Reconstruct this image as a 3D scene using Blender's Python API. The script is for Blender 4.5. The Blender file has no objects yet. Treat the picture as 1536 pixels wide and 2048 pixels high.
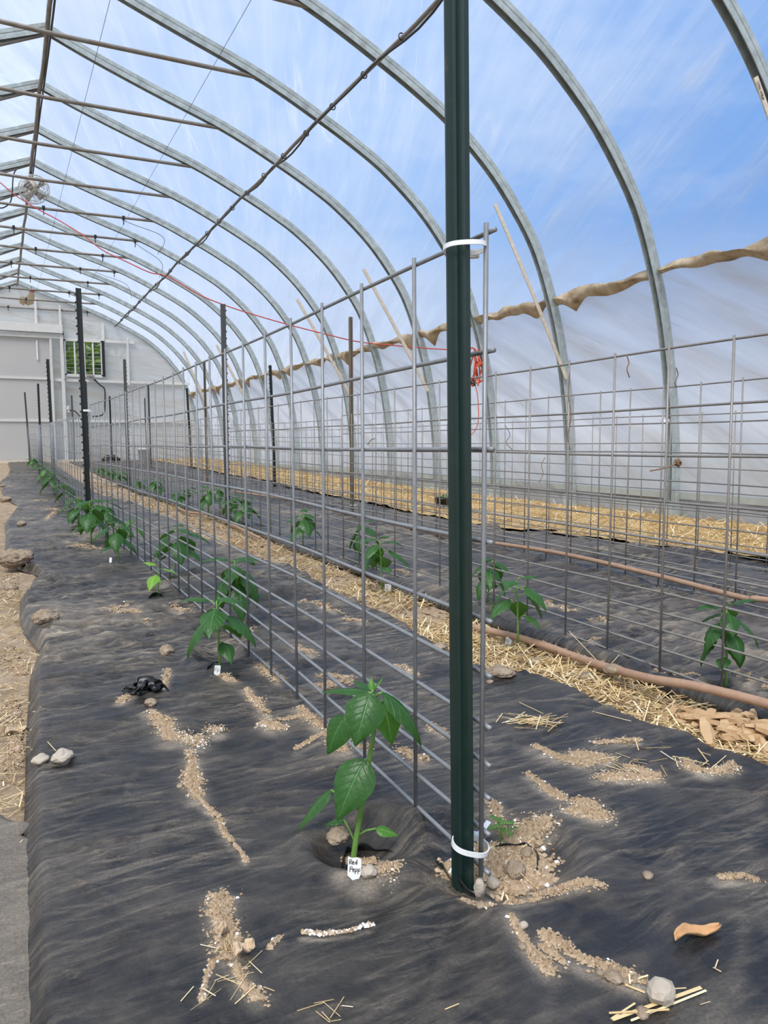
import bpy, math, random
import numpy as np
from mathutils import Vector, Matrix
PI = math.pi
C = bpy.context.scene.collection
rng = np.random.default_rng(7)
random.seed(7)

# ------------------------------------------------------------------ camera model (greenhouse frame: x right, y along the house, z up)
FPX, PITCH, ROLL, YAW, CAMZ = 1503.0, 0.0921, -0.0041, 0.472, 0.65
_F = np.array([0, math.cos(PITCH), -math.sin(PITCH)]); _U = np.array([0, math.sin(PITCH), math.cos(PITCH)]); _R = np.array([1.0, 0, 0])
_R2 = _R * math.cos(ROLL) + _U * math.sin(ROLL); _U2 = _U * math.cos(ROLL) - _R * math.sin(ROLL)
def _rot(v):
    c, s = math.cos(YAW), math.sin(YAW)
    return np.array([c * v[0] + s * v[1], -s * v[0] + c * v[1], v[2]])
CF, CR, CU = _rot(_F), _rot(_R2), _rot(_U2)
CAM = np.array([0, 0, CAMZ])
def ray(u, v): return CF + CR * (u - 768) / FPX - CU * (v - 1024) / FPX
def atY(u, v, Y): d = ray(u, v); return CAM + d * (Y / d[1])
def atD(u, v, D): return CAM + ray(u, v) * D
def terr(x, y):
    t = np.clip((np.asarray(y, float) - 6) / 14.2, 0, 1)
    return 0.20 * t * t * (3 - 2 * t) + 0 * np.asarray(x, float)
def G(u, v, dz=0.0):
    d = ray(u, v); z = dz
    for _ in range(8):
        p = CAM + d * ((z - CAMZ) / d[2])
        z = float(terr(p[0], min(p[1], 20.2))) + dz
    return p

# ------------------------------------------------------------------ noise
def _hash(ix, iy, seed):
    h = (ix.astype(np.int64) * 374761393 + iy.astype(np.int64) * 668265263 + seed * 974711) & 0x7fffffff
    h = ((h ^ (h >> 13)) * 1274126177) & 0x7fffffff
    return ((h ^ (h >> 16)) & 0xffff) / 65535.0
def vn(x, y, seed=0):
    x = np.asarray(x, float); y = np.asarray(y, float)
    ix = np.floor(x); iy = np.floor(y); fx = x - ix; fy = y - iy
    fx = fx * fx * fx * (fx * (fx * 6 - 15) + 10); fy = fy * fy * fy * (fy * (fy * 6 - 15) + 10)
    a = _hash(ix, iy, seed); b = _hash(ix + 1, iy, seed); c = _hash(ix, iy + 1, seed); d = _hash(ix + 1, iy + 1, seed)
    return (a * (1 - fx) + b * fx) * (1 - fy) + (c * (1 - fx) + d * fx) * fy
def fbm(x, y, seed=0, o=4):
    s = 0; a = .5
    for k in range(o):
        s = s + a * vn(x * 2 ** k, y * 2 ** k, seed + k * 17); a *= .5
    return s
def ridge(x, y, seed=0):
    return 1 - np.abs(2 * vn(x, y, seed) - 1)

# ------------------------------------------------------------------ object helpers
def link(o, parent=None):
    C.objects.link(o)
    if parent: o.parent = parent
    return o
def tag(o, label=None, cat=None, group=None, kind=None):
    if label: o['label'] = label
    if cat: o['category'] = cat
    if group: o['group'] = group
    if kind: o['kind'] = kind
    return o
def thing(name, loc, label, cat, group=None, rz=0.0):
    o = bpy.data.objects.new(name, None); o.empty_display_size = .05
    o.location = loc; o.rotation_euler = (0, 0, rz)
    C.objects.link(o)
    return tag(o, label, cat, group)
def mkmesh(name, V, F, mats, parent=None, smooth=False, mi=None, uv=None, attrs=None, loc=None):
    me = bpy.data.meshes.new(name)
    V = np.asarray(V, float).reshape(-1, 3)
    if loc is not None: V = V - np.asarray(loc)
    me.from_pydata(V.tolist(), [], [tuple(int(i) for i in f) for f in F])
    if not isinstance(mats, (list, tuple)): mats = [mats]
    for m in mats: me.materials.append(m)
    if mi is not None: me.polygons.foreach_set('material_index', np.asarray(mi, np.int32))
    if smooth: me.polygons.foreach_set('use_smooth', np.ones(len(me.polygons), bool))
    if uv is not None:
        l = me.uv_layers.new(name='UVMap'); idx = np.empty(len(me.loops), np.int32); me.loops.foreach_get('vertex_index', idx)
        l.data.foreach_set('uv', np.asarray(uv, np.float32)[idx].ravel())
    for k, a in (attrs or {}).items():
        at = me.attributes.new(k, 'FLOAT', 'POINT'); at.data.foreach_set('value', np.asarray(a, np.float32))
    me.update()
    o = bpy.data.objects.new(name, me)
    if loc is not None: o.location = tuple(loc)
    return link(o, parent)
class MB:
    def __init__(s): s.V = []; s.F = []; s.M = []; s.UV = []; s.m = 0
    def add(s, V, F, uv=None):
        n = len(s.V); s.V += [tuple(v) for v in V]
        s.UV += [tuple(q) for q in uv] if uv is not None else [(0, 0)] * len(V)
        for f in F: s.F.append(tuple(i + n for i in f)); s.M.append(s.m)
        return s
    def box(s, c, d, rot=None):
        P = [Vector((x * d[0] / 2, y * d[1] / 2, z * d[2] / 2)) for x in (-1, 1) for y in (-1, 1) for z in (-1, 1)]
        if rot is not None: P = [rot @ p for p in P]
        return s.add([tuple(p + Vector(c)) for p in P], [(0, 1, 3, 2), (4, 6, 7, 5), (0, 4, 5, 1), (2, 3, 7, 6), (0, 2, 6, 4), (1, 5, 7, 3)])
    def bar(s, a, b, w, h, up=(0, 0, 1)):
        a = Vector(a); b = Vector(b); t = (b - a).normalized(); x = t.cross(Vector(up))
        if x.length < 1e-4: x = t.cross(Vector((1, 0, 0)))
        x.normalize(); y = x.cross(t)
        P = [p + x * (i * w / 2) + y * (j * h / 2) for p in (a, b) for i, j in ((-1, -1), (1, -1), (1, 1), (-1, 1))]
        return s.add(P, [(0, 3, 2, 1), (4, 5, 6, 7)] + [(k, (k + 1) % 4, 4 + (k + 1) % 4, 4 + k) for k in range(4)])
    def tube(s, pts, r, n=6, caps=True, flat=1.0, up=None):
        P = [Vector(p) for p in pts]
        R = r if isinstance(r, (list, tuple)) else [r] * len(P)
        T = [(P[min(i + 1, len(P) - 1)] - P[max(i - 1, 0)]).normalized() for i in range(len(P))]
        ref = Vector(up) if up else (Vector((0, 0, 1)) if abs(T[0].z) < .9 else Vector((1, 0, 0)))
        X = (ref - T[0] * ref.dot(T[0])).normalized(); V = []
        for p, t, q in zip(P, T, R):
            X = X - t * X.dot(t)
            if X.length < 1e-5: X = t.orthogonal()
            X = X.normalized(); Y = t.cross(X)
            V += [p + (X * math.cos(2 * PI * k / n) + Y * (flat * math.sin(2 * PI * k / n))) * q for k in range(n)]
        F = [(i * n + k, i * n + (k + 1) % n, (i + 1) * n + (k + 1) % n, (i + 1) * n + k) for i in range(len(P) - 1) for k in range(n)]
        if caps: F += [tuple(range(n))[::-1], tuple((len(P) - 1) * n + k for k in range(n))]
        return s.add(V, F)
    def ring(s, c, r, w, n=20, axis=(0, 0, 1), k=6):
        c = Vector(c); a = Vector(axis).normalized(); x = a.orthogonal().normalized(); y = a.cross(x)
        pts = [c + (x * math.cos(2 * PI * i / n) + y * math.sin(2 * PI * i / n)) * r for i in range(n + 1)]
        return s.tube(pts, w, k, False)
    def lathe(s, prof, n=20, c=(0, 0, 0)):
        V = [(c[0] + r * math.cos(2 * PI * k / n), c[1] + r * math.sin(2 * PI * k / n), c[2] + z) for r, z in prof for k in range(n)]
        F = [(i * n + k, i * n + (k + 1) % n, (i + 1) * n + (k + 1) % n, (i + 1) * n + k) for i in range(len(prof) - 1) for k in range(n)]
        F += [tuple(range(n))[::-1], tuple((len(prof) - 1) * n + k for k in range(n))]
        return s.add(V, F)
    def build(s, name, mats, parent=None, smooth=False, uv=False, loc=None):
        return mkmesh(name, s.V, s.F, mats, parent, smooth, s.M, s.UV if uv else None, None, loc)
def grid_faces(nx, ny):   # verts index i*ny + j
    i, j = np.meshgrid(np.arange(nx - 1), np.arange(ny - 1), indexing='ij'); a = (i * ny + j).ravel()
    return np.c_[a, a + ny, a + ny + 1, a + 1]
def spline(P, n):
    P = [np.asarray(p, float) for p in P]; P = [2 * P[0] - P[1]] + P + [2 * P[-1] - P[-2]]; out = []
    for i in range(1, len(P) - 2):
        for k in range(n):
            t = k / n; a, b, c, d = P[i - 1], P[i], P[i + 1], P[i + 2]
            out.append(.5 * (2 * b + (c - a) * t + (2 * a - 5 * b + 4 * c - d) * t * t + (3 * b - a - 3 * c + d) * t ** 3))
    out.append(P[-2]); return out

# ------------------------------------------------------------------ materials
class NT:
    def __init__(s, name):
        s.mat = bpy.data.materials.new(name); s.mat.use_nodes = True; s.t = s.mat.node_tree; s.t.nodes.clear()
        s.out = s.t.nodes.new('ShaderNodeOutputMaterial')
    def n(s, typ, ins=None, **kw):
        d = s.t.nodes.new('ShaderNode' + typ)
        for k, v in kw.items(): setattr(d, k, v)
        for k, v in (ins or {}).items():
            if isinstance(v, bpy.types.NodeSocket): s.t.links.new(v, d.inputs[k])
            else: d.inputs[k].default_value = v
        return d
    def coord(s, kind='Object', scale=(1, 1, 1), rot=(0, 0, 0)):
        c = s.n('TexCoord').outputs[kind]
        return s.n('Mapping', {'Vector': c, 'Scale': scale, 'Rotation': rot}).outputs[0]
    def rs(s, vec, rot, scale):   # rotate, then stretch
        r = s.n('Mapping', {'Vector': vec, 'Rotation': (0, 0, rot)}).outputs[0]
        return s.n('Mapping', {'Vector': r, 'Scale': scale}).outputs[0]
    def noise(s, vec, scale=5, detail=4, rough=.55, dist=0):
        return s.n('TexNoise', {'Vector': vec, 'Scale': scale, 'Detail': detail, 'Roughness': rough, 'Distortion': dist}).outputs[0]
    def ramp(s, fac, stops, interp='LINEAR'):
        d = s.n('ValToRGB', {'Fac': fac}); r = d.color_ramp; r.interpolation = interp
        while len(r.elements) > len(stops): r.elements.remove(r.elements[-1])
        while len(r.elements) < len(stops): r.elements.new(1)
        for e, (p, c) in zip(r.elements, stops):
            e.position = p; e.color = (*(c if isinstance(c, (tuple, list)) else (c, c, c)), 1)
        return d.outputs[0]
    def mix(s, f, a, b):
        d = s.n('Mix', data_type='RGBA')
        for k, v in ((0, f), (6, a), (7, b)):
            if isinstance(v, bpy.types.NodeSocket): s.t.links.new(v, d.inputs[k])
            else: d.inputs[k].default_value = v if k == 0 else (*v, 1)
        return d.outputs[2]
    def math(s, op, a, b=0.0, c=0.0):
        d = s.n('Math', operation=op)
        for k, v in enumerate((a, b, c)):
            if isinstance(v, bpy.types.NodeSocket): s.t.links.new(v, d.inputs[k])
            else: d.inputs[k].default_value = v
        return d.outputs[0]
    def bump(s, h, strength=.3, dist=.01):
        return s.n('Bump', {'Height': h, 'Strength': strength, 'Distance': dist}).outputs[0]
    def pbr(s, col, rough=.5, metal=0.0, normal=None, spec=.5, trans=None):
        i = {'Roughness': rough, 'Metallic': metal, 'Specular IOR Level': spec}
        i['Base Color'] = col if isinstance(col, bpy.types.NodeSocket) else (*col, 1)
        if normal is not None: i['Normal'] = normal
        return s.n('BsdfPrincipled', i).outputs[0]
    def done(s, sh):
        s.t.links.new(sh, s.out.inputs[0]); return s.mat
def simple(name, col, rough=.5, metal=0.0, var=.25, scale=20, bump=0.0, spec=.5):
    m = NT(name); v = m.coord(); f = m.noise(v, scale, 4)
    c = m.mix(f, tuple(x * (1 - var) for x in col), tuple(min(1, x * (1 + var)) for x in col))
    nb = m.bump(m.noise(v, scale * 3, 3), bump, .004) if bump else None
    return m.done(m.pbr(c, rough, metal, nb, spec))
MAT = {}
def mat_mulch():
    m = NT('black_mulch_film'); v = m.coord(); o = m.n('TexCoord').outputs['Object']
    at = m.n('Attribute', attribute_name='dust').outputs['Fac']; st = m.n('Attribute', attribute_name='stain').outputs['Fac']; wr = m.n('Attribute', attribute_name='wear').outputs['Fac']
    w1 = m.n('TexNoise', {'Vector': o, 'Scale': 3.0, 'Detail': 3}).outputs[1]
    ow = m.n('VectorMath', {0: o, 1: m.n('VectorMath', {0: w1, 1: (.05, .05, 0)}, operation='MULTIPLY').outputs[0]}, operation='ADD').outputs[0]
    s1 = m.ramp(m.noise(m.rs(ow, -.10, (3.4, 46, 6)), 1.5, 7, .66), [(.49, 0), (.64, 1)])
    s4 = m.ramp(m.noise(m.rs(ow, .25, (6, 60, 6)), 1.6, 6, .62), [(.53, 0), (.64, 1)])
    s2 = m.ramp(m.noise(m.coord(scale=(1.2, 1.6, 1)), 1.6, 5, .6), [(.40, .08), (.60, 1)])
    s3 = m.ramp(m.noise(v, 260, 3, .65), [(.3, .4), (.75, 1)])
    f = m.math('MULTIPLY', m.math('MULTIPLY', m.math('MULTIPLY', wr, m.math('ADD', m.math('MULTIPLY', s1, .60), m.math('MULTIPLY', s4, .45))), s2), s3)
    f = m.math('ADD', f, m.math('MULTIPLY', m.math('ADD', m.math('MULTIPLY', at, .85), st), s3))
    hz = m.ramp(m.noise(o, 7, 9, .72, .4), [(.42, 0), (.70, 1)])
    f = m.math('MINIMUM', m.math('ADD', f, m.math('MULTIPLY', m.math('MULTIPLY', m.math('ADD', m.math('MULTIPLY', s2, .5), .5), hz), .20)), .92)
    col = m.mix(f, (.0105, .0108, .0122), (.40, .335, .255))
    rough = m.math('ADD', .26, m.math('MULTIPLY', f, .6))
    fine = m.noise(m.rs(ow, -.08, (9, 44, 9)), 1.8, 6, .62); fine2 = m.noise(o, 22, 4, .6)
    nb = m.bump(m.math('ADD', m.math('MULTIPLY', fine, .45), m.math('MULTIPLY', fine2, .8)), .5, .014)
    return m.done(m.pbr(col, rough, 0, nb, .4))
def mat_film(name, lo, hi, tint, dirt=0.0, crease=1.0, rot=.38, dif=.25):
    m = NT(name); uv = m.n('TexCoord').outputs['UV']
    n1 = m.noise(m.rs(uv, rot, (.45, 3.4, 1)), 1.5, 3, .5, .3); n2 = m.noise(m.rs(uv, rot + .12, (.20, 2.6, 1)), 1.0, 2, .45, .2); nb = m.noise(uv, .35, 2)
    st = m.ramp(n1, [(.36, 0), (.78, 1)])
    # thin pinched creases in the film scatter more light
    r2 = m.math('ABSOLUTE', m.math('SUBTRACT', n2, .5)); cr = m.ramp(r2, [(0, 1), (.008, .3), (.024, 0)])
    cr = m.math('MULTIPLY', cr, m.ramp(m.noise(uv, 1.0, 2), [(.52, 0), (.62, 1)]))
    f = m.math('ADD', lo, m.math('MULTIPLY', st, (hi - lo) * .8)); f = m.math('ADD', f, m.math('MULTIPLY', cr, .33 * crease))
    f = m.math('ADD', f, m.math('MULTIPLY', m.math('SUBTRACT', nb, .5), .22)); f = m.math('MAXIMUM', m.math('MINIMUM', f, .97), .02)
    col = tint
    if dirt:
        dn = m.ramp(m.noise(m.rs(uv, rot - .08, (.5, 4.5, 1)), 1.2, 6, .65, .4), [(.46, 0), (.78, 1)])
        col = m.mix(m.math('MULTIPLY', dn, dirt), tint, (.52, .40, .27))
    ci = col if isinstance(col, bpy.types.NodeSocket) else (*col, 1)
    nrm = m.bump(m.math('ADD', n1, m.math('MULTIPLY', n2, .6)), .5, .06)
    tl = m.n('BsdfTranslucent', {'Color': ci, 'Normal': nrm}).outputs[0]
    df = m.n('BsdfDiffuse', {'Color': ci, 'Normal': nrm}).outputs[0]
    sc = m.n('MixShader', {0: dif, 1: tl, 2: df}).outputs[0]
    tr = m.n('BsdfTransparent', {'Color': (.97, .98, 1, 1)}).outputs[0]
    return m.done(m.n('MixShader', {0: f, 1: tr, 2: sc}).outputs[0])
def mat_galv():
    m = NT('galvanized_arch_steel'); v = m.coord(); n = m.noise(v, 14, 5, .6)
    c = m.ramp(n, [(.3, (.30, .34, .345)), (.55, (.42, .475, .48)), (.8, (.53, .59, .60))])
    d = m.ramp(m.noise(m.coord(scale=(1.6, 3, 1.6)), 1.7, 7, .72), [(.57, 0), (.7, 1)])
    c = m.mix(m.math('MULTIPLY', d, .75), c, (.30, .24, .17))
    return m.done(m.pbr(c, .55, .1, m.bump(n, .1, .003), .3))
def mat_pipe():
    m = NT('weathered_steel_pipe'); n = m.noise(m.coord(), 5, 6, .7)
    c = m.ramp(n, [(.35, (.30, .28, .26)), (.55, (.22, .19, .16)), (.72, (.32, .23, .15))])
    return m.done(m.pbr(c, .55, .2))
def mat_wire(name, a, b):
    m = NT(name); n = m.noise(m.coord(), 60, 4, .6)
    return m.done(m.pbr(m.mix(n, a, b), .45, .25, m.bump(n, .15, .001)))
def mat_post(name, a, b, wear):
    m = NT(name); v = m.coord(); n = m.noise(v, 40, 5, .6)
    w = m.ramp(m.noise(m.coord(scale=(1, 1, .35)), 22, 6, .7), [(.62, 0), (.7, 1)])
    c = m.mix(m.math('MULTIPLY', w, wear), m.mix(n, a, b), (.18, .10, .05))
    return m.done(m.pbr(c, .33, 0, m.bump(n, .12, .002)))
def mat_soil(name='dry_soil', k=1.0):
    m = NT(name); v = m.coord()
    n = m.noise(v, 9, 7, .65); n2 = m.noise(v, 70, 5, .7)
    c = m.ramp(n, [(.3, (.25 * k, .18 * k, .115 * k)), (.5, (.40 * k, .30 * k, .20 * k)), (.72, (.52 * k, .41 * k, .29 * k))])
    c = m.mix(m.ramp(n2, [(.55, 0), (.75, 1)]), c, (.60 * k, .49 * k, .35 * k))
    return m.done(m.pbr(c, .95, 0, m.bump(m.math('ADD', n2, n), .8, .015), .1))
def mat_straw():
    m = NT('dry_straw'); a = m.n('Attribute', attribute_name='tone').outputs['Fac']
    c = m.ramp(a, [(0, (.30, .19, .08)), (.35, (.60, .43, .20)), (.7, (.80, .62, .34)), (1, (.92, .79, .54))])
    return m.done(m.pbr(c, .6, 0, None, .3))
def mat_grain():
    m = NT('soil_crumbs'); a = m.n('Attribute', attribute_name='tone').outputs['Fac']
    c = m.ramp(a, [(0, (.17, .10, .06)), (.3, (.34, .245, .155)), (.85, (.50, .39, .27)), (.93, (.58, .47, .34)), (.94, (.85, .84, .80)), (1, (.92, .91, .88))])
    return m.done(m.pbr(c, .95, 0, None, .1))
def mat_leaf(name, dark, light, vein):
    m = NT(name); uv = m.n('TexCoord').outputs['UV']; sx = m.n('SeparateXYZ', {0: uv})
    t, w = sx.outputs[0], m.math('ABSOLUTE', m.math('SUBTRACT', sx.outputs[1], .5))
    mid = m.ramp(w, [(0, 1), (.022, .9), (.04, 0)])
    q = m.math('MULTIPLY', m.math('SUBTRACT', t, m.math('MULTIPLY', w, .55)), 7)
    q = m.math('ABSOLUTE', m.math('SUBTRACT', m.math('FRACT', q), .5)); lat = m.ramp(q, [(0, .8), (.035, .55), (.08, 0)])
    f = m.math('MAXIMUM', mid, m.math('MULTIPLY', lat, .5))
    n = m.noise(m.coord(), 45, 5, .6)
    c = m.mix(f, m.mix(n, dark, light), vein)
    nb = m.bump(m.math('SUBTRACT', n, f), .5, .004)
    p = m.pbr(c, .36, 0, nb, .5); tl = m.n('BsdfTranslucent', {'Color': m.mix(.5, c, (.16, .34, .03))}).outputs[0]
    return m.done(m.n('MixShader', {0: .33, 1: p, 2: tl}).outputs[0])
def mat_wood():
    m = NT('split_wood'); n = m.noise(m.coord(scale=(30, 3, 30)), 2, 5, .6)
    a = m.n('ObjectInfo').outputs['Random']
    c = m.mix(a, m.mix(n, (.34, .19, .09), (.50, .33, .18)), m.mix(n, (.46, .30, .16), (.62, .45, .27)))
    return m.done(m.pbr(c, .8, 0, m.bump(n, .5, .004), .2))
def mat_rock():
    m = NT('dusty_stone'); n = m.noise(m.coord(), 28, 7, .7); n2 = m.noise(m.coord(), 6, 3)
    c = m.ramp(n, [(.3, (.17, .125, .085)), (.52, (.33, .25, .175)), (.72, (.48, .385, .285))])
    c = m.mix(m.math('MULTIPLY', n2, .2), c, (.50, .44, .36))
    return m.done(m.pbr(c, .95, 0, m.bump(n, .9, .010), .1))
def mat_hose():
    m = NT('dusty_brown_hose'); n = m.noise(m.coord(), 30, 6, .65)
    return m.done(m.pbr(m.mix(n, (.25, .145, .09), (.46, .31, .215)), .6, 0, m.bump(n, .2, .003), .3))
def mat_flap():
    m = NT('stained_film_edge'); n = m.noise(m.coord(scale=(1, 1, 1)), 7, 7, .7)
    c = m.ramp(n, [(.3, (.26, .18, .11)), (.46, (.55, .43, .29)), (.66, (.76, .66, .50))])
    p = m.pbr(c, .7, 0, m.bump(n, .5, .02), .2); tl = m.n('BsdfTranslucent', {'Color': c}).outputs[0]
    return m.done(m.n('MixShader', {0: .35, 1: p, 2: tl}).outputs[0])
MAT['mulch'] = mat_mulch()
MAT['roof'] = mat_film('clear_roof_film', .14, .55, (.74, .78, .84))
MAT['side'] = mat_film('milky_side_film', .52, 1.0, (.66, .68, .73), .75, .5, -.5, .45)
MAT['end'] = mat_film('milky_end_film', .90, .97, (.70, .69, .665), .8, .3, .2, .5); MAT['door'] = mat_film('door_film', .92, .98, (.80, .785, .76), .25, .2, .2, .5)
MAT['galv'] = mat_galv(); MAT['pipe'] = mat_pipe()
MAT['wire'] = mat_wire('galvanized_wire', (.17, .18, .19), (.31, .32, .33))
MAT['oldwire'] = mat_wire('weathered_wire', (.19, .175, .16), (.33, .31, .285))
MAT['green'] = mat_post('dark_green_post_paint', (.006, .020, .017), (.014, .036, .031), .25)
MAT['black'] = mat_post('black_green_post_paint', (.010, .014, .013), (.02, .026, .024), .4)
MAT['brown'] = mat_post('worn_brown_post', (.10, .075, .05), (.19, .15, .10), .7)
MAT['grey'] = mat_post('weathered_grey_post', (.05, .05, .048), (.10, .10, .095), .6)
MAT['soil'] = mat_soil(); MAT['darksoil'] = mat_soil('dark_damp_soil', .5)
MAT['straw'] = mat_straw(); MAT['grain'] = mat_grain()
MAT['leaf'] = mat_leaf('pepper_leaf', (.022, .090, .018), (.052, .165, .032), (.075, .23, .06))
MAT['young'] = mat_leaf('young_leaf', (.06, .21, .025), (.11, .32, .04), (.25, .48, .12))
MAT['lime'] = mat_leaf('lime_leaf', (.17, .40, .03), (.24, .50, .05), (.38, .60, .14))
MAT['stem'] = simple('green_stem', (.15, .30, .06), .5, 0, .3, 60)
MAT['wood'] = mat_wood(); MAT['rock'] = mat_rock(); MAT['hose'] = mat_hose(); MAT['flap'] = mat_flap()
MAT['white'] = simple('white_plastic', (.80, .82, .84), .4, 0, .05, 30)
MAT['tag'] = simple('white_tag_plastic', (.78, .78, .76), .5, 0, .12, 120)
MAT['ink'] = simple('black_ink', (.012, .012, .014), .6, 0, .1, 10)
MAT['pvc'] = simple('dirty_cream_pvc', (.66, .58, .46), .6, 0, .4, 30)
MAT['blackplastic'] = simple('black_plastic', (.015, .015, .016), .35, 0, .2, 20)
MAT['cable'] = simple('black_cable', (.03, .029, .028), .5, 0, .2, 20)
MAT['red'] = simple('red_cord', (.50, .055, .035), .5, 0, .15, 30)
MAT['orange'] = simple('orange_cord', (.62, .11, .05), .5, 0, .15, 30)
MAT['board'] = simple('grey_green_board', (.36, .39, .36), .8, 0, .2, 12, .2)
MAT['gapshade'] = simple('board_gap_shade', (.06, .06, .055), .9, 0, .2, 12)
MAT['whitewood'] = simple('white_painted_wood', (.68, .67, .64), .7, 0, .12, 8)
MAT['greymetal'] = simple('grey_metal', (.38, .36, .33), .5, .4, .2, 20)
MAT['dryleaf'] = simple('dry_leaf', (.52, .30, .14), .7, 0, .3, 60, .2)
MAT['paleleaf'] = simple('pale_dry_leaf', (.55, .42, .28), .7, 0, .3, 60, .2)
MAT['vine'] = simple('dry_vine', (.20, .12, .07), .8, 0, .3, 60)
MAT['capred'] = simple('red_cap', (.55, .03, .03), .45, 0, .1, 10)
MAT['shrub'] = mat_leaf('outdoor_foliage', (.05, .13, .012), (.20, .28, .03), (.26, .34, .06))
MAT['bag'] = mat_film('yellowed_bag', .75, .9, (.62, .50, .33), .3, .3)
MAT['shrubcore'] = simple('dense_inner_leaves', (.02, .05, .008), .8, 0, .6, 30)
MAT['palerock'] = simple('pale_stone', (.44, .38, .31), .9, 0, .35, 35, .6)
SUN_E, SKY_E, EXPO = 3.5, .88, 0.32
SKY = [(.66, .76, .94), (.56, .68, .92), (.35, .54, .88), (.13, .34, .78)]

# ------------------------------------------------------------------ ground
def pxline(L, pad0=None, pad1=None):
    P = np.array([G(u, v) for u, v in L]); o = np.argsort(P[:, 1]); return P[o, 1], P[o, 0]
AL = pxline([(50, 2048), (48, 1697), (53, 1480), (60, 1363), (66, 1346), (78, 1308), (47, 1270), (40, 1243), (41, 1202), (58, 1179), (79, 1156), (40, 1142), (20, 1130), (10, 1100), (12, 1076), (9, 1049), (36, 1013), (12, 1000), (3, 985), (0, 965), (16, 952), (20, 940)])
AR = pxline([(1536, 1541), (1459, 1520), (1410, 1490), (1271, 1449), (1181, 1404), (1087, 1364), (971, 1349), (806, 1247), (708, 1208), (604, 1153), (513, 1120), (399, 1074), (374, 1058), (289, 1020), (196, 989)])
BL = pxline([(1420, 1424), (1300, 1378), (1200, 1335), (1000, 1265), (838, 1208), (724, 1153), (578, 1101), (490, 1058), (430, 1034), (370, 1021), (314, 1000), (258, 982), (189, 956)])
CR_ = pxline([(1536, 1132), (1328, 1104), (1236, 1090), (1221, 1087), (1131, 1072), (1106, 1076), (1018, 1068), (1004, 1057), (940, 1054), (700, 1002), (658, 995), (537, 965), (459, 953)])
def lineX(L, y): return np.interp(y, L[0], L[1])
def aL(y): return lineX(AL, y)
def aR(y): return np.minimum(lineX(AR, y), 1.34 + .02 * np.maximum(y - 3, 0)) + .02 * (vn(y * 4, 0 * y, 3) - .5)
def bL(y): return np.clip(lineX(BL, y), 1.5, 1.66) + .015 * (vn(y * 3, 0 * y, 5) - .5)
def bR(y): return 2.74 + .04 * (vn(y * 1.5, 0 * y, 6) - .5)
def cL(y): return 2.71 + .03 * (vn(y * 1.5, 0 * y, 8) - .5)
def cR(y): return np.clip(lineX(CR_, y), 3.2, 3.75) + .03 * (vn(y * 2, 0 * y, 9) - .5)
HERO = G(706, 1728); POSTP = G(935, 1775); P2 = G(440, 1340); P3 = G(315, 1198)
HOLES = [(HERO[0] + .02, HERO[1] - .0, .075, .03), (POSTP[0] + .055, POSTP[1] + .01, .115, .03), (P2[0], P2[1], .06, .02), (P3[0], P3[1], .06, .02)]
# straight pinched creases in the sheets: centre, direction, half length, width, height
_rs = np.random.default_rng(23)
def _segs(n, x0, x1, y0, y1, pw, smin, smax):
    y = y0 + (y1 - y0) * _rs.random(n) ** pw; x = x0 + (x1 - x0) * _rs.random(n); a = _rs.normal(-.05, .38, n); a = np.where(_rs.random(n) < .18, _rs.uniform(-1.5, 1.5, n), a)
    k = np.clip(y / 2.2, .6, 2); return np.c_[x, y, np.cos(a), np.sin(a), _rs.uniform(smin, smax, n) * k, _rs.uniform(.004, .011, n) * k, _rs.uniform(.15, 1.0, n) ** 1.4 * .0105 * k ** .5, _rs.random(n)]
SEG = {11: np.r_[_segs(520, 0, 1.35, .5, 3.0, 1.0, .04, .22), _segs(420, 0, 1.4, 2.2, 8, 1.2, .05, .24)], 41: _segs(320, 1.6, 2.75, 1.0, 7, 1.2, .04, .22), 71: _segs(160, 2.7, 3.5, 1.6, 7, 1.2, .04, .2)}
def crease(x, y, sd):
    S = SEG[sd]; shp = np.shape(x); x = np.ravel(np.asarray(x, float)); y = np.ravel(np.asarray(y, float)); h = np.zeros(len(x)); d = np.zeros(len(x))
    def ev(px, py, s):
        dx, dy = px - s[0], py - s[1]; u = dx * s[2] + dy * s[3]; v = -dx * s[3] + dy * s[2] + .12 * u * u / s[4] * (s[7] - .5)
        t = np.clip(1 - (u / s[4]) ** 2, 0, 1); q = np.abs(v) / s[5]; e = np.exp(-np.where(v > 0, q, q * 2.2))
        return s[6] * t * e, t * np.exp(-q * 1.6) * (.25 + .75 * s[7])
    if len(x) < 400:
        hh, dd = ev(x[:, None], y[:, None], S.T[:, None, :]); h = hh.sum(1); d = dd.max(1)
    else:
        o = np.argsort(y); ys = y[o]; xs = x[o]; ho = np.zeros(len(x)); do = np.zeros(len(x))
        for s in S:
            r = s[4] + .03; i0, i1 = np.searchsorted(ys, (s[1] - r, s[1] + r))
            if i1 <= i0: continue
            k = i0 + np.nonzero(np.abs(xs[i0:i1] - s[0]) < r)[0]
            if len(k): hh, dd = ev(xs[k], ys[k], s); ho[k] += hh; do[k] = np.maximum(do[k], dd)
        h[o] = ho; d[o] = do
    return h.reshape(shp), d.reshape(shp)
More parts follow.
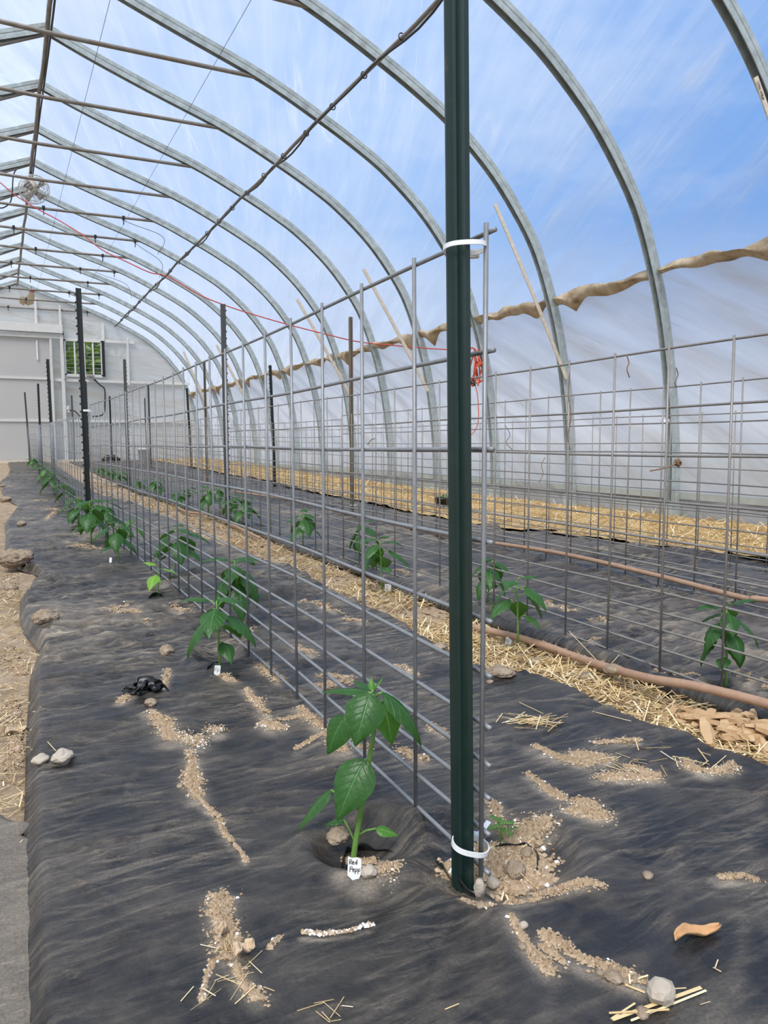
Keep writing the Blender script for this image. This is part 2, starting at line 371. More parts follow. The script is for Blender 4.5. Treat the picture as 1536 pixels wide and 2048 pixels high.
def wrink(x, y, sd):
    x = np.asarray(x, float); y = np.asarray(y, float)
    xw = x + .16 * (vn(x * 2.2, y * 2.2, sd) - .5); yw = y + .09 * (vn(x * 2.6, y * 1.8, sd + 1) - .5) - .10 * x + .03 * (vn(x * 7, y * 7, sd + 6) - .5)
    a = ridge(xw * 1.9, yw * 7, sd + 2); b = ridge(xw * 3.4, yw * 20, sd + 3); c = ridge(xw * 11 + yw * 6, yw * 30 - xw * 8, sd + 4); e = ridge(xw * 5 - yw * 7, yw * 13 + xw * 3, sd + 7)
    amp = .35 + 1.2 * vn(x * 1.7, y * 1.3, sd + 9)
    nr = np.clip((np.hypot(x, y) - 1.0) / 1.6, 0, 1); nb_ = .10 + .90 * nr; na = .45 + .55 * nr
    ch, cd = crease(x, y, sd)
    h = .012 * a ** 2 * amp * na + .0125 * b ** 3 * amp * nb_ + .005 * c ** 3 * amp * nb_ + .008 * e ** 4 * amp * na + .034 * (fbm(x * 1.8, y * 1.5, sd + 5, 3) - .45) * na + ch
    return h, (b ** 6 * .75 * nb_ + a ** 9 * .3 * na + c ** 7 * .4 * nb_ + e ** 8 * .4) * amp + cd * (.55 + 1.0 * vn(x * 14, y * 14, sd + 8))
def hA(x, y, full=False):
    h, d = wrink(x, y, 11)
    r = np.hypot(np.asarray(x) - POSTP[0] - .02, np.asarray(y) - POSTP[1] - .02); ang = np.arctan2(np.asarray(y) - POSTP[1], np.asarray(x) - POSTP[0])
    w = np.exp(-(r / .26) ** 2)
    h = h * (1 - .75 * w) + w * (.013 * ridge(ang * 2.1 + .4, r * 2, 21) ** 3 + .006 * ridge(ang * 5, r * 3, 22) ** 2)
    d = d * (1 - .8 * w)
    z = terr(x, y) + .024 + h
    for hx, hy, R, dep in HOLES:
        rr = np.hypot(np.asarray(x) - hx, np.asarray(y) - hy)
        z = z - dep * np.exp(-(rr / R) ** 4) + .010 * np.exp(-((rr - R * 1.25) / (R * .28)) ** 2)
    return (z, d) if full else z
def hB(x, y, full=False):
    h, d = wrink(x, y, 41); e = np.asarray(x) - bL(np.asarray(y, float))
    z = terr(x, y) + .012 + h * np.clip(e / .12, 0, 1) + .024 * np.exp(-((e - .035) / .03) ** 2)
    return (z, d * np.clip(e / .15, .1, 1)) if full else z
def hC(x, y, full=False):
    h, d = wrink(x, y, 71); z = terr(x, y) + .016 + h
    return (z, d) if full else z
def ygrid(y0, y1, s, g):
    L = [y0]
    while L[-1] < y1: L.append(L[-1] + max(s, g * L[-1]))
    return np.array(L)
def sheet(name, fl, fr, hf, nx, y0, y1, s, g, label, drop, extra=0.0):
    ys = ygrid(y0, y1, s, g); t = np.linspace(0, 1, nx)
    X = fl(ys)[:, None] * (1 - t) + fr(ys)[:, None] * t; Y = np.repeat(ys[:, None], nx, 1)
    Z, D = hf(X, Y, True)
    wid = (fr(ys) - fl(ys))[:, None]; e = np.minimum(t * wid / drop[0], (1 - t) * wid / drop[1]); e = np.clip(e, 0, 1); e = e * e * (3 - 2 * e)
    base = terr(X, Y) + .003
    Z = base + (Z - base) * e
    V = np.stack([X, Y, Z], -1).reshape(-1, 3)
    big = fbm(X * 1.3, Y * 1.1, 91, 3)
    dust = np.clip(D * (.16 + 1.8 * np.clip(big - .32, 0, 1)), 0, .75) + extra
    stain = np.zeros(X.size); xf, yf = X.ravel(), Y.ravel(); idx = np.nonzero(yf < 7)[0]
    for px_, py_, w_ in HALO:
        k = idx[(np.abs(xf[idx] - px_) < 2.4 * w_) & (np.abs(yf[idx] - py_) < 2.4 * w_)]
        if len(k): stain[k] = np.maximum(stain[k], .75 * np.exp(-((xf[k] - px_) ** 2 + (yf[k] - py_) ** 2) / w_ ** 2) * (.35 + .9 * vn(xf[k] * 45, yf[k] * 45, 33)))
    o = mkmesh(name, V, grid_faces(len(ys), nx)[:, ::-1], MAT['mulch'], None, True, None, None, {'dust': dust.ravel(), 'stain': stain, 'wear': np.clip(.58 + .42 * (Y.ravel() - 1.2) / 1.5, .58, 1)})
    m = o.modifiers.new('thick', 'SOLIDIFY'); m.thickness = .0012; m.offset = 1
    return tag(o, label, 'mulch sheet')
CRUMB_LINES = [
    *[([(443, 1792), (440, 1830), (452, 1870), (462, 1912)], 40)],
    *[([(455, 1915), (425, 1925), (412, 1960), (402, 2005)], 12), ([(470, 1930), (490, 1975), (525, 2000)], 28), ([(560, 1875), (535, 1900)], 9)],
    *[([(384, 1515), (383, 1555), (395, 1592)], 26), ([(395, 1592), (430, 1630), (460, 1680)], 12), ([(460, 1680), (482, 1705), (494, 1724)], 9)],
    *[([(302, 1425), (325, 1445), (342, 1478)], 30), ([(335, 1340), (330, 1375)], 10), ([(240, 1405), (262, 1392)], 16)],
    *[([(362, 1470), (400, 1488)], 34), ([(420, 1458), (440, 1462)], 26), ([(380, 1500), (386, 1512)], 14)],
    *[([(495, 1378), (515, 1405), (535, 1430)], 18), ([(530, 1445), (558, 1456)], 28), ([(440, 1350), (470, 1366)], 16)],
    *[([(520, 1330), (560, 1362)], 20), ([(600, 1415), (660, 1462), (690, 1500)], 26), ([(650, 1350), (690, 1355)], 24), ([(560, 1440), (615, 1425)], 10)],
    *[([(606, 1866), (650, 1869), (705, 1862), (748, 1850)], 9)],
    *[([(690, 1745), (770, 1745)], 44), ([(730, 1770), (760, 1735)], 34)],
    *[([(905, 1745), (985, 1735), (1075, 1740)], 70), ([(960, 1715), (1060, 1705)], 40), ([(1000, 1780), (1090, 1765)], 36)],
    *[([(985, 1612), (1010, 1640), (1045, 1665)], 26), ([(1035, 1640), (1095, 1648)], 40), ([(975, 1600), (1000, 1625)], 14)],
    *[([(1055, 1548), (1090, 1575), (1130, 1600)], 20), ([(1145, 1622), (1205, 1630)], 38), ([(1150, 1600), (1190, 1612)], 22)],
    *[([(1070, 1492), (1120, 1515), (1180, 1530)], 26), ([(1155, 1508), (1215, 1522)], 34), ([(1188, 1486), (1280, 1480)], 14)],
    *[([(1205, 1555), (1310, 1552)], 34), ([(1260, 1535), (1300, 1548)], 24)],
    *[([(1372, 1522), (1400, 1545), (1450, 1540), (1468, 1530)], 26)],
    *[([(1015, 1806), (1080, 1790), (1130, 1778), (1205, 1772)], 20), ([(1130, 1774), (1195, 1770)], 20)],
    *[([(1022, 1832), (1048, 1880), (1100, 1945)], 26), ([(1085, 1868), (1150, 1912), (1230, 1945), (1290, 1965)], 30), ([(1080, 1895), (1130, 1930)], 12)],
    *[([(1440, 1756), (1490, 1752), (1515, 1762)], 24)],
    *[([(925, 1800), (985, 1812)], 10)],
    *[([(200, 1222), (240, 1222), (280, 1228)], 12), ([(255, 1212), (225, 1218)], 8), ([(290, 1240), (300, 1250)], 8), ([(345, 1220), (375, 1225)], 16)],
    *[([(125, 1090), (175, 1092), (200, 1100)], 8), ([(150, 1095), (178, 1098)], 9), ([(90, 1020), (110, 1022)], 10), ([(66, 1002), (92, 1000)], 8), ([(90, 1040), (115, 1018)], 7)],
    *[([(600, 1200), (640, 1210), (668, 1222)], 16), ([(590, 1298), (625, 1312)], 16), ([(690, 1240), (735, 1246)], 12), ([(640, 1375), (700, 1362)], 18), ([(480, 1250), (500, 1262)], 20), ([(790, 1330), (840, 1350)], 10)],
    *[([(590, 1500), (640, 1470)], 10), ([(800, 1500), (850, 1520)], 20), ([(700, 1490), (740, 1500)], 12), ([(860, 1450), (890, 1470)], 18)],
    *[([(1088, 1206), (1150, 1222)], 14), ([(1185, 1240), (1215, 1246)], 14), ([(1170, 1275), (1200, 1282)], 10), ([(1465, 1345), (1530, 1375)], 16), ([(1310, 1340), (1400, 1352)], 8), ([(790, 1140), (850, 1146)], 10)],
]
HALO = []
for L_, w_ in CRUMB_LINES:
    Q_ = [G(u, v, .04) for u, v in L_]; d_ = float(np.dot(Q_[0] - CAM, CF))
    for p_, q_ in zip(Q_[:-1], Q_[1:]):
        n_ = max(2, int(np.linalg.norm(q_ - p_) / .008))
        HALO += [(*(p_ + (q_ - p_) * k_ / n_)[:2], w_ * d_ / FPX * .75) for k_ in range(n_)]
sheetA = sheet('mulch_sheet', aL, aR, hA, 170, .45, 19.6, .006, .0048, 'wide wrinkled black plastic mulch sheet under the nearest wire fence, dusted with soil', (.03, .05))
sheetB = sheet('mulch_sheet', bL, bR, hB, 105, .45, 19.6, .010, .006, 'black mulch sheet of the middle bed, between the straw path and thin brown hose', (.012, .03))
sheetC = sheet('mulch_sheet', cL, cR, hC, 60, 1.2, 19.6, .014, .008, 'narrow black plastic mulch sheet beside the straw along the side wall', (.04, .05))
def hL(x, y, full=False):
    h, d = wrink(x, y, 11); z = terr(x, y) + .004 + h * .55; return (z, d) if full else z
sheetL = sheet('mulch_sheet', lambda y: -.45 + 0 * y, lambda y: aL(y) + .05 - .22 * np.clip((y - 1.30) / .3 + .5 * (vn(y * 30, y * 0, 2) - .5), 0, 1), hL, 60, .45, 1.6, .007, .005, 'dusty strip of black plastic at the lower left edge, under the wide sheet', (.03, .02), .55)
fx = np.concatenate([np.arange(-4.3, -.3, .2), np.arange(-.3, .3, .02), np.arange(.3, 1.2, .1), np.arange(1.2, 1.7, .012), np.arange(1.7, 4.3, .1), np.arange(4.3, 5.01, .1)])
fy = np.concatenate([np.arange(-3, .5, .25), ygrid(.5, 20.6, .012, .007)])
FXX, FYY = np.meshgrid(fx, fy, indexing='xy')
def open_soil(x, y):
    p = (x > aR(y) - .06) & (x < bL(y) + .02); l = (x < aL(y) + .03) & (y > 1.62)
    return (p | l).astype(float)
def hS(x, y):
    x = np.asarray(x, float); y = np.asarray(y, float)
    return terr(x, y) - .012 + open_soil(x, y) * (.030 * (fbm(x * 9, y * 9, 55, 4) - .42) + .010 * ridge(x * 30, y * 30, 57) ** 2)
FZ = hS(FXX, FYY)
for hx, hy, R, dep in HOLES: FZ = FZ - .02 * np.exp(-(np.hypot(FXX - hx, FYY - hy) / R) ** 4)
floor = mkmesh('floor', np.stack([FXX, FYY, FZ], -1).reshape(-1, 3), grid_faces(len(fy), len(fx))[:, ::-1], MAT['soil'], None, True); tag(floor, kind='structure')

# ------------------------------------------------------------------ greenhouse shell
RX = .566; WALLX = 4.81
prof = spline([(4.81, -.02), (4.81, .25), (4.80, .58), (4.745, 1.08), (4.655, 1.55), (4.54, 1.94), (4.36, 2.37), (4.12, 2.71), (3.85, 3.00), (3.5, 3.28), (3.2, 3.46), (2.8, 3.66), (2.23, 3.91), (1.5, 4.15), (.95, 4.34), (.566, 4.49)], 5)
half = [(x, z) for x, z in prof]
full = half + [(2 * RX - x, z) for x, z in half[::-1][1:]]
def offs(P, d):
    out = []
    for i, p in enumerate(P):
        a = np.array(P[max(i - 1, 0)]); b = np.array(P[min(i + 1, len(P) - 1)]); t = (b - a) / np.linalg.norm(b - a)
        out.append(np.array(p) + np.array([t[1], -t[0]]) * d)
    return out
EAVE = 1.93; YEND = 20.22; Y0F = -3.0
def shell(name, P, y0, y1, mat, wav, kind='structure', ny=110):
    P = np.array(P); s = np.r_[0, np.cumsum(np.linalg.norm(np.diff(P, axis=0), axis=1))]
    ys = np.linspace(y0, y1, ny); S = np.linspace(0, s[-1], max(8, int(s[-1] / .09)))
    px = np.interp(S, s, P[:, 0]); pz = np.interp(S, s, P[:, 1])
    tx = np.gradient(px); tz = np.gradient(pz); L = np.hypot(tx, tz); nx, nz = tz / L, -tx / L
    YY, SS = np.meshgrid(ys, S, indexing='ij')
    ph = ((YY - 5.54) / 1.221) % 1.0; sag = np.sin(PI * ph)            # film lies on the arches and gives between them
    w = wav * sag * (fbm(YY * 1.3 + SS * .5, SS * 3.2 - YY * .6, 31, 3) - .45)
    V = np.stack([px[None] + nx * w, YY, pz[None] + nz * w], -1).reshape(-1, 3)
    o = mkmesh(name, V, grid_faces(len(ys), len(S)), mat, None, True, None, np.stack([YY, SS], -1).reshape(-1, 2)); return tag(o, kind=kind)
out = offs(full, .058)
roofP = [p for p in out if p[1] > EAVE - .03]
shell('ceiling', roofP, Y0F, YEND, MAT['roof'], .05, ny=230)
side = [p for p in offs(half, .053) if p[1] < EAVE + .08]
shell('wall_right', side, Y0F, YEND, MAT['side'], .07, ny=230)
shell('wall_left', [(2 * RX - p[0], p[1]) for p in side][::-1], Y0F, YEND, MAT['side'], .07, ny=160)
for nm, x in (('baseboard_right', WALLX + .075), ('baseboard_left', 2 * RX - WALLX - .075)):
    b = MB(); b.box((x, (Y0F + YEND) / 2, .06), (.04, YEND - Y0F, .16)); b.box((x, (Y0F + YEND) / 2, .215), (.05, YEND - Y0F, .055))
    b.m = 1; b.box((x + .012 * (1 if x > 0 else -1), (Y0F + YEND) / 2, .16), (.03, YEND - Y0F, .07))  # dark strip fills the gap between the boards, shade put in as colour
    tag(b.build(nm, [MAT['board'], MAT['gapshade']]), kind='structure')
def EW(u, v): p = atY(u, v, YEND - .04); return (p[0], p[2])
# end wall: film panel with the window opening left out, cut to the arch outline
wx0, wz1 = EW(127, 679); wx1, wz0 = EW(206, 753)
def inside(x):   # arch height above x
    xx = abs(x - RX); H = [(p[0] - RX, p[1]) for p in half][::-1]
    return float(np.interp(xx, [h[0] for h in H], [h[1] for h in H]))
ms = MB(); uvs = []
xs = sorted(set(list(np.linspace(RX - 4.2, RX + 4.2, 57)) + [wx0, wx1]))
for a, b in zip(xs[:-1], xs[1:]):
    ta, tb = inside(a), inside(b); rows = [(0.0, 1.0)]
    if a >= wx0 - 1e-6 and b <= wx1 + 1e-6: segs = [((.0, .0), (wz0, wz0)), ((wz1, wz1), (ta, tb))]
    else: segs = [((.0, .0), (ta, tb))]
    for (l0, l1), (h0, h1) in segs:
        n = 12
        for k in range(n):
            f0, f1 = k / n, (k + 1) / n
            q = [(a, l0 + (h0 - l0) * f0), (b, l1 + (h1 - l1) * f0), (b, l1 + (h1 - l1) * f1), (a, l0 + (h0 - l0) * f1)]
            ms.add([(x, YEND + .0, z) for x, z in q], [(0, 1, 2, 3)], [(x, z) for x, z in q])
wb = ms.build('wall_back', MAT['end'], None, True, True); tag(wb, kind='structure')
# framing of the end wall
tb = MB(); Yf = YEND - .05
def frame_h(b, u0, v0, u1, v1, h, x0=None):
    p, q = EW(u0, v0), EW(u1, v1); b.bar((p[0] if x0 is None else x0, Yf, p[1]), (q[0], Yf, q[1]), .05, h)
def frame_v(b, u, v0, v1, w):
    p = EW(u, v0); q = EW(u, v1); b.bar((p[0], Yf, p[1]), (p[0], Yf, q[1]), w, .05)
zA = EW(60, 758)[1]; zB = EW(60, 841)[1]; zT = EW(240, 684)[1]
XR_ = RX + 4.0
tb.bar((-3.2, Yf, zA), (XR_, Yf, zA), .05, .07); tb.bar((-3.3, Yf, zB), (XR_, Yf, zB), .05, .06)
tb.bar((EW(206, 684)[0], Yf, zT), (EW(268, 684)[0], Yf, zT), .05, .07)
for u, v0, v1 in ((70, 597, 655), (119, 611, 655), (205, 647, 680), (254, 676, 770), (128, 676, 757), (206, 680, 757)): frame_v(tb, u, v0, v1, .08)
p = EW(128, 757); tb.bar((p[0], Yf, p[1]), (p[0], Yf, .15), .05, .05)
tag(tb.build('trim_1', MAT['whitewood']), kind='structure')
db = MB(); d1 = EW(100, 675); zg = .21
db.m = 0; db.box(((-2.2 + d1[0]) / 2, YEND - .07, (zg + d1[1]) / 2), (d1[0] + 2.2, .03, d1[1] - zg))
door = db.build('door_1', MAT['door'], None, False); tag(door, kind='structure')
fr = MB(); pj = EW(122, 675); fr.bar((d1[0] + .0, YEND - .10, zg), (d1[0], YEND - .10, d1[1]), .09, .05); fr.bar((pj[0], YEND - .12, zg), (pj[0], YEND - .12, pj[1] + .03), .10, .07)
fr.bar((-2.3, YEND - .12, pj[1]), (pj[0] + .05, YEND - .12, pj[1]), .07, .09)
for v in (756, 841): z = EW(50, v)[1]; fr.bar((-2.2, YEND - .10, z), (d1[0], YEND - .10, z), .03, .06)
fr.build('door_frame', MAT['whitewood'], door)
hd = MB(); ph = EW(124, 660); hd.box(((-2.4 + ph[0]) / 2, YEND - .14, ph[1] + .0), (ph[0] + 2.4, .16, .20)); hd.build('track_cover', MAT['whitewood'], door)
hk = MB(); q = EW(73, 682); hk.bar((q[0], YEND - .1, q[1]), (EW(75, 720)[0], YEND - .1, EW(75, 720)[1]), .05, .03); hk.build('pull_strap', MAT['white'], door)
wn = MB()
cx, cz = (wx0 + wx1) / 2, (wz0 + wz1) / 2; W, H = wx1 - wx0, wz1 - wz0
for a, b in (((wx0, wz0), (wx1, wz0)), ((wx0, wz1), (wx1, wz1)), ((wx0, wz0), (wx0, wz1)), ((wx1, wz0), (wx1, wz1))): wn.bar((a[0], YEND - .06, a[1]), (b[0], YEND - .06, b[1]), .08, .07)
win = wn.build('window_1', MAT['whitewood']); tag(win, kind='structure')
lv = MB()
for k in range(1, 9): z = wz0 + H * k / 9; lv.box((cx, YEND - .03, z), (W, .05, .012), Matrix.Rotation(.12, 3, 'X'))
lv.build('louver_slats', MAT['greymetal'], win)
for f in (.27, .52, .75):
    mb = MB(); mb.box((wx0 + W * f, YEND - .07, cz), (.035, .03, H)); mb.build('mullion', MAT['whitewood'], win)
cs = MB(); cs.box((wx1 + .02, YEND - .09, cz), (.07, .04, H * 1.02)); cs.build('dark_side_track', MAT['blackplastic'], win)

# stained film edge hanging at the eave, one crumpled flap per bay
YH = [5.536 + 1.221 * i for i in range(-3, 13)]; SP = 1.221
ordn = 'first second third fourth fifth sixth seventh eighth ninth tenth eleventh twelfth thirteenth fourteenth fifteenth sixteenth'.split()
def flap(i, y0, y1):
    n, m = 26, 7; V = []
    for a in range(n):
        t = a / (n - 1); y = y0 + (y1 - y0) * t
        w = .055 + .05 * vn(np.array(t * 3.1 + i), np.array(i * 1.7), 12) + (.10 * max(0, 1 - abs(t - .22) / .16) if i % 2 else .11 * max(0, 1 - abs(t - .8) / .14))
        wob = .03 * (vn(np.array(t * 7.0), np.array(i * 3.3), 14) - .5)
        for b in range(m):
            s = b / (m - 1)
            z = EAVE + .045 + wob - w * s + .015 * math.sin(s * 5 + t * 9 + i)
            x = float(np.interp(z, [q[1] for q in half], [q[0] for q in half])) + .035 - .055 * math.sin(s * PI) * (.5 + vn(np.array(t * 9.0), np.array(i * 2.0), 15)) - .01
            V.append((x, y, z))
    o = mkmesh('film_edge_flap', V, grid_faces(n, m), MAT['flap'], None, True)
    sm = o.modifiers.new('thick', 'SOLIDIFY'); sm.thickness = .004
    return o
for i in range(15):
    o = flap(i, YH[i] + .035, YH[i + 1] - .035)
    tag(o, 'stained brown film edge crumpled along the eave, %s bay counted from the near end' % ordn[i], 'film flap', 'brown film edges along the eave')

# ------------------------------------------------------------------ arches
def arch_mesh():
    w, t = .060, .085
    inn, oup = offs(full, -t / 2), offs(full, t / 2)
    V = []
    for a, b in zip(inn, oup):
        for s, q in ((0, -.5), (.40, -.5), (.45, -.44), (.55, -.44), (.60, -.5), (1, -.5), (1, .5), (0, .5), (0, .43), (.94, .43), (.94, -.40), (0, -.40)):
            p = a * (1 - s) + b * s; V.append((p[0], q * w, p[1]))
    n = 12; F = [(i * n + k, i * n + (k + 1) % n, (i + 1) * n + (k + 1) % n, (i + 1) * n + k) for i in range(len(inn) - 1) for k in range(n)]
    F += [tuple(range(n)), tuple((len(inn) - 1) * n + k for k in range(n))[::-1]]
    return V, F
AV, AF = arch_mesh()
arch0 = None; TIEZ = 3.905; ARCHES = []
def clipm(b, x, z): b.box((x, 0, z), (.03, .05, .05)); b.box((x, 0, z + .05), (.012, .03, .09)); return b
for i, y in enumerate(YH):
    lab = ('nearest curved galvanized steel roof arch, leaving the frame at the upper right' if i == 0 else '%s curved galvanized steel roof arch counted from the near end' % ordn[i])
    if i == 15: lab = 'last curved galvanized steel roof arch, against the end wall'
    if i == 0: lab = 'galvanized steel roof arch out at the right edge, the first from the near end'
    t = thing('roof_arch', (0, y, 0), lab, 'arch', 'curved steel roof arches')
    ARCHES.append(t)
    if arch0 is None:
        arch0 = t; ap = mkmesh('arch_rib', AV, AF, MAT['galv'], t)
        b = MB(); xt = 2.20; b.tube([(xt + .06, 0, TIEZ + .0), (xt - .02, 0, TIEZ - .012), (RX, 0, TIEZ - .03), (2 * RX - xt, 0, TIEZ)], .019, 8); tp = b.build('tie_bar', MAT['pipe'], t, True)
        b = MB(); b.tube([(RX, 0, 4.44), (-.62, 0, TIEZ - .01)], .016, 8); bp = b.build('brace', MAT['pipe'], t, True)
        b = MB(); b.box((WALLX, 0, .07), (.10, .09, .16)); fp = b.build('foot_socket', MAT['galv'], t); b = MB(); b.box((2 * RX - WALLX, 0, .07), (.10, .09, .16)); fq = b.build('foot_socket', MAT['galv'], t)
        parts = [ap, tp, bp, fp, fq]
    else:
        for q in parts:
            c = q.copy(); C.objects.link(c); c.parent = t
    if i >= 8:
        tie = [c for c in t.children if c.name.startswith('tie_bar')][0]
        for x in ((.35, 1.5, 2.1) if i % 2 else (.7, 1.75)):
            b = MB(); b.box((x, 0, TIEZ - .02), (.035, .05, .05)); b.box((x, 0, TIEZ - .07), (.012, .012, .09)); b.build('wire_clip', MAT['blackplastic'], tie)
# purlins
def purlin(name, x, z, r, lab):
    b = MB(); pts = [(x + .006 * math.sin(k * 2.1), Y0F + k * .61, z + .012 * math.sin(k * 1.3)) for k in range(int((YEND - Y0F) / .61) + 1)] + [(x, YEND - .02, z)]
    b.tube(pts, r, 8); return tag(b.build(name, MAT['pipe'], None, True), lab, 'purlin')
purlin('purlin_pipe', 2.76, 3.605, .017, 'long steel purlin pipe running under the arches on the right roof slope')
purlin('purlin_pipe', RX, 4.40, .021, 'dark steel ridge pipe running along the peak of the roof')
purlin('purlin_pipe', 2 * RX - 2.76, 3.605, .017, 'long steel purlin pipe under the left roof slope, across the ridge')
b = MB(); pts = []
for k in range(120):
    y = Y0F + (YEND - Y0F) * k / 119; f = ((y - 5.536) / SP) % 1
    pts.append((2.735 + .006 * math.sin(k), y, 3.585 - .075 * math.sin(PI * f) * (.55 + .4 * math.sin(k * .37))))
b.tube(pts, .009, 6); cable = tag(b.build('power_cable', MAT['cable'], None, True), 'black cable tied along the right purlin and sagging between the arches', 'cable')
for k in range(30):
    y = .6 + k * .64; b = MB(); b.ring((2.755, y, 3.597), .026, .005, 12, (0, 1, 0), 4)
    b.build('cable_tie', MAT['blackplastic'], cable)
b = MB(); b.tube([(RX + .028, Y0F + k * .7, 4.385 + .02 * math.sin(k * 1.1)) for k in range(24)] + [(RX + .03, 12.5, 4.30)], .010, 6)
tag(b.build('power_cable', MAT['cable'], None, True), 'black cable strapped along the ridge pipe to the fan', 'cable')
# thin string lines under the film
for x, z, lab in ((1.85, 3.98, 'thin dark string stretched under the right roof film, farther from the ridge'), (.98, 4.27, 'thin dark string stretched under the right roof film, close to the ridge')):
    b = MB(); b.tube([(x, Y0F, z), (x, YEND, z)], .0022, 4); tag(b.build('string_line', MAT['cable']), lab, 'string')
# thin drip wires hanging off the clips
for (L, lab) in (([(8, 1.75), (8, 2.3), (9, 2.45)], 'thin black wire looping from a tie bar to the purlin, nearest of the drooping wires'), ([(9, 2.1), (9, 2.5), (10, 2.7)], 'thin black wire drooping from the next tie bar beyond the fan'), ([(11, 1.75), (11, 2.3), (12, 2.6)], 'thin black wire drooping near the far end of the roof')):
    b = MB(); P = []
    for (i, x) in L: P.append((x, YH[i] - .0, float(np.interp(-x, [-q[0] for q in half], [q[1] for q in half])) - .10 if x > 2.2 else TIEZ - .05))
    Q = spline(P, 8); Q = [q - np.array([0, 0, .10 * math.sin(PI * k / (len(Q) - 1))]) for k, q in enumerate(Q)]
    b.tube(Q, .004, 5); tag(b.build('loose_wire', MAT['cable'], None, True), lab, 'wire')

# ------------------------------------------------------------------ wire panels
GAPS = [0, 6, 5, 5, 4, 3, 3, 2, 2, 2, 2]; HZ = np.cumsum(GAPS) * .0254; PH = HZ[-1]; CELL = .2032
def panel(xf, y0, top, r, mat, label, group, parts=True, side=1, n=25, sides=6, rise=0.0, name='wire_panel'):
    ys = y0 + CELL * np.arange(n); xs = np.array([xf(y) for y in ys]); zb = terr(xs, ys) + top
    t = thing(name, (xs[0], ys[0], zb[0] - PH), label, 'wire panel', group); o0 = np.array([xs[0], ys[0], zb[0] - PH])
    dx = np.gradient(xs, ys)
    acc = MB()
    for j, h in enumerate(HZ):
        jit = .0025 * math.sin(j * 2.3 + y0)
        pts = [(x - o0[0] + side * r, y - o0[1], z - h - o0[2] + jit + .002 * math.sin(k * .9 + j)) for k, (x, y, z) in enumerate(zip(xs, ys, zb))]
        d = Vector(pts[0]) - Vector(pts[1]); d = d.normalized() * .012
        pts = [tuple(Vector(pts[0]) + d)] + pts + [tuple(Vector(pts[-1]) - d)]
        b = MB() if parts else acc; b.tube(pts, r, sides)
        if parts: b.build('horizontal_wire', mat, t, True)
    for k, (x, y, z) in enumerate(zip(xs, ys, zb)):
        a = (x - o0[0] - side * r * .8 + .002 * math.sin(k * 3.1), y - o0[1], z - o0[2] + .012); c = (a[0] + .003 * math.sin(k * 1.7), a[1] + .003 * math.sin(k * 2.9), z - PH - o0[2] - .012)
        b = MB() if parts else acc; b.tube([a, c], r, sides)
        if parts: b.build('vertical_wire', mat, t, True)
    if not parts: acc.build('wire_grid', mat, t, True)
    return t
AX = np.array([(.831, .577), (1.644, .606), (2.456, .624), (3.269, .632), (4.082, .629), (4.894, .614), (5.707, .59), (5.8, .585)])
BX = np.array([(1.05, 1.585), (1.257, 1.595), (2.07, 1.618), (2.882, 1.634), (3.695, 1.641), (4.508, 1.64), (5.32, 1.631), (6.133, 1.614)])
CX = np.array([(1.1, 2.52), (1.978, 2.567), (2.789, 2.606), (3.602, 2.637), (4.414, 2.659), (5.227, 2.673), (6.04, 2.679), (6.2, 2.68)])
def ip(T): return lambda y: float(np.interp(y, T[:, 0], T[:, 1]))
def bow(x0, y0, x1, y1, s): return lambda y: x0 + (x1 - x0) * (y - y0) / (y1 - y0) + s * math.sin(PI * min(max((y - y0) / (y1 - y0), 0), 1))
PL = 24 * CELL
gA, gB, gC, gD = 'wire panels of the nearest fence', 'wire panels of the second fence', 'wire panels of the third fence', 'wire panels of the fence in the straw'
TA, TB, TC, TD = .920, .893, .882, .79
panel(ip(AX), .831, TA, .0034, MAT['wire'], 'nearest galvanized wire panel, tied to the big dark green post in front', gA, True, 1, 25, 8)
panel(bow(.585, 5.75, .60, 10.62, -.05), 5.75, .86, .0032, MAT['wire'], 'second wire panel of the nearest fence, beyond the tall dark post on the left', gA, False)
panel(bow(.60, 10.64, .70, 15.5, -.09), 10.64, .84, .0032, MAT['wire'], 'third wire panel of the nearest fence, bowed and far back at left', gA, False)
panel(bow(.70, 15.5, .62, 19.2, .02), 15.54, .84, .0032, MAT['wire'], 'last wire panel of the nearest fence, close to the white door', gA, False, 1, 20)
panel(ip(BX), 1.054, TB, .0033, MAT['oldwire'], 'wire panel of the second fence nearest the camera, standing over the thick brown hose', gB, True, 1, 25, 6)
for k, lab in enumerate(('second panel of the second fence, in the middle distance beyond the first grey studded post', 'third panel of the second fence, far back towards the end wall')):
    panel(bow(1.61, 5.93 + k * PL, 1.61, 10.8 + k * PL, .02), 5.95 + k * (PL + .02), TB - .03, .0030, MAT['oldwire'], lab, gB, False, 1, 25 if k == 0 else 24)
panel(ip(CX), 1.165, TC, .0032, MAT['oldwire'], 'wire panel of the third fence nearest the camera, beside the narrow mulch sheet', gC, True, 1, 25, 6)
for k, lab in enumerate(('second panel of the third fence, beyond the worn brown post', 'third panel of the third fence, far back near the end wall')):
    panel(bow(2.68, 6.04 + k * PL, 2.68, 10.9 + k * PL, -.02), 6.06 + k * (PL + .02), TC - .03, .0030, MAT['oldwire'], lab, gC, False, 1, 25 if k == 0 else 24)
for k, lab in enumerate(('nearest panel of the fence standing in the straw by the side wall', 'second panel of the fence standing in the straw', 'third panel of the fence standing in the straw, far back')):
    panel(bow(3.24, .1 + k * PL, 3.27, 4.97 + k * PL, .02), .12 + k * (PL + .02), TD, .0029, MAT['oldwire'], lab, gD, False, 1, 25)

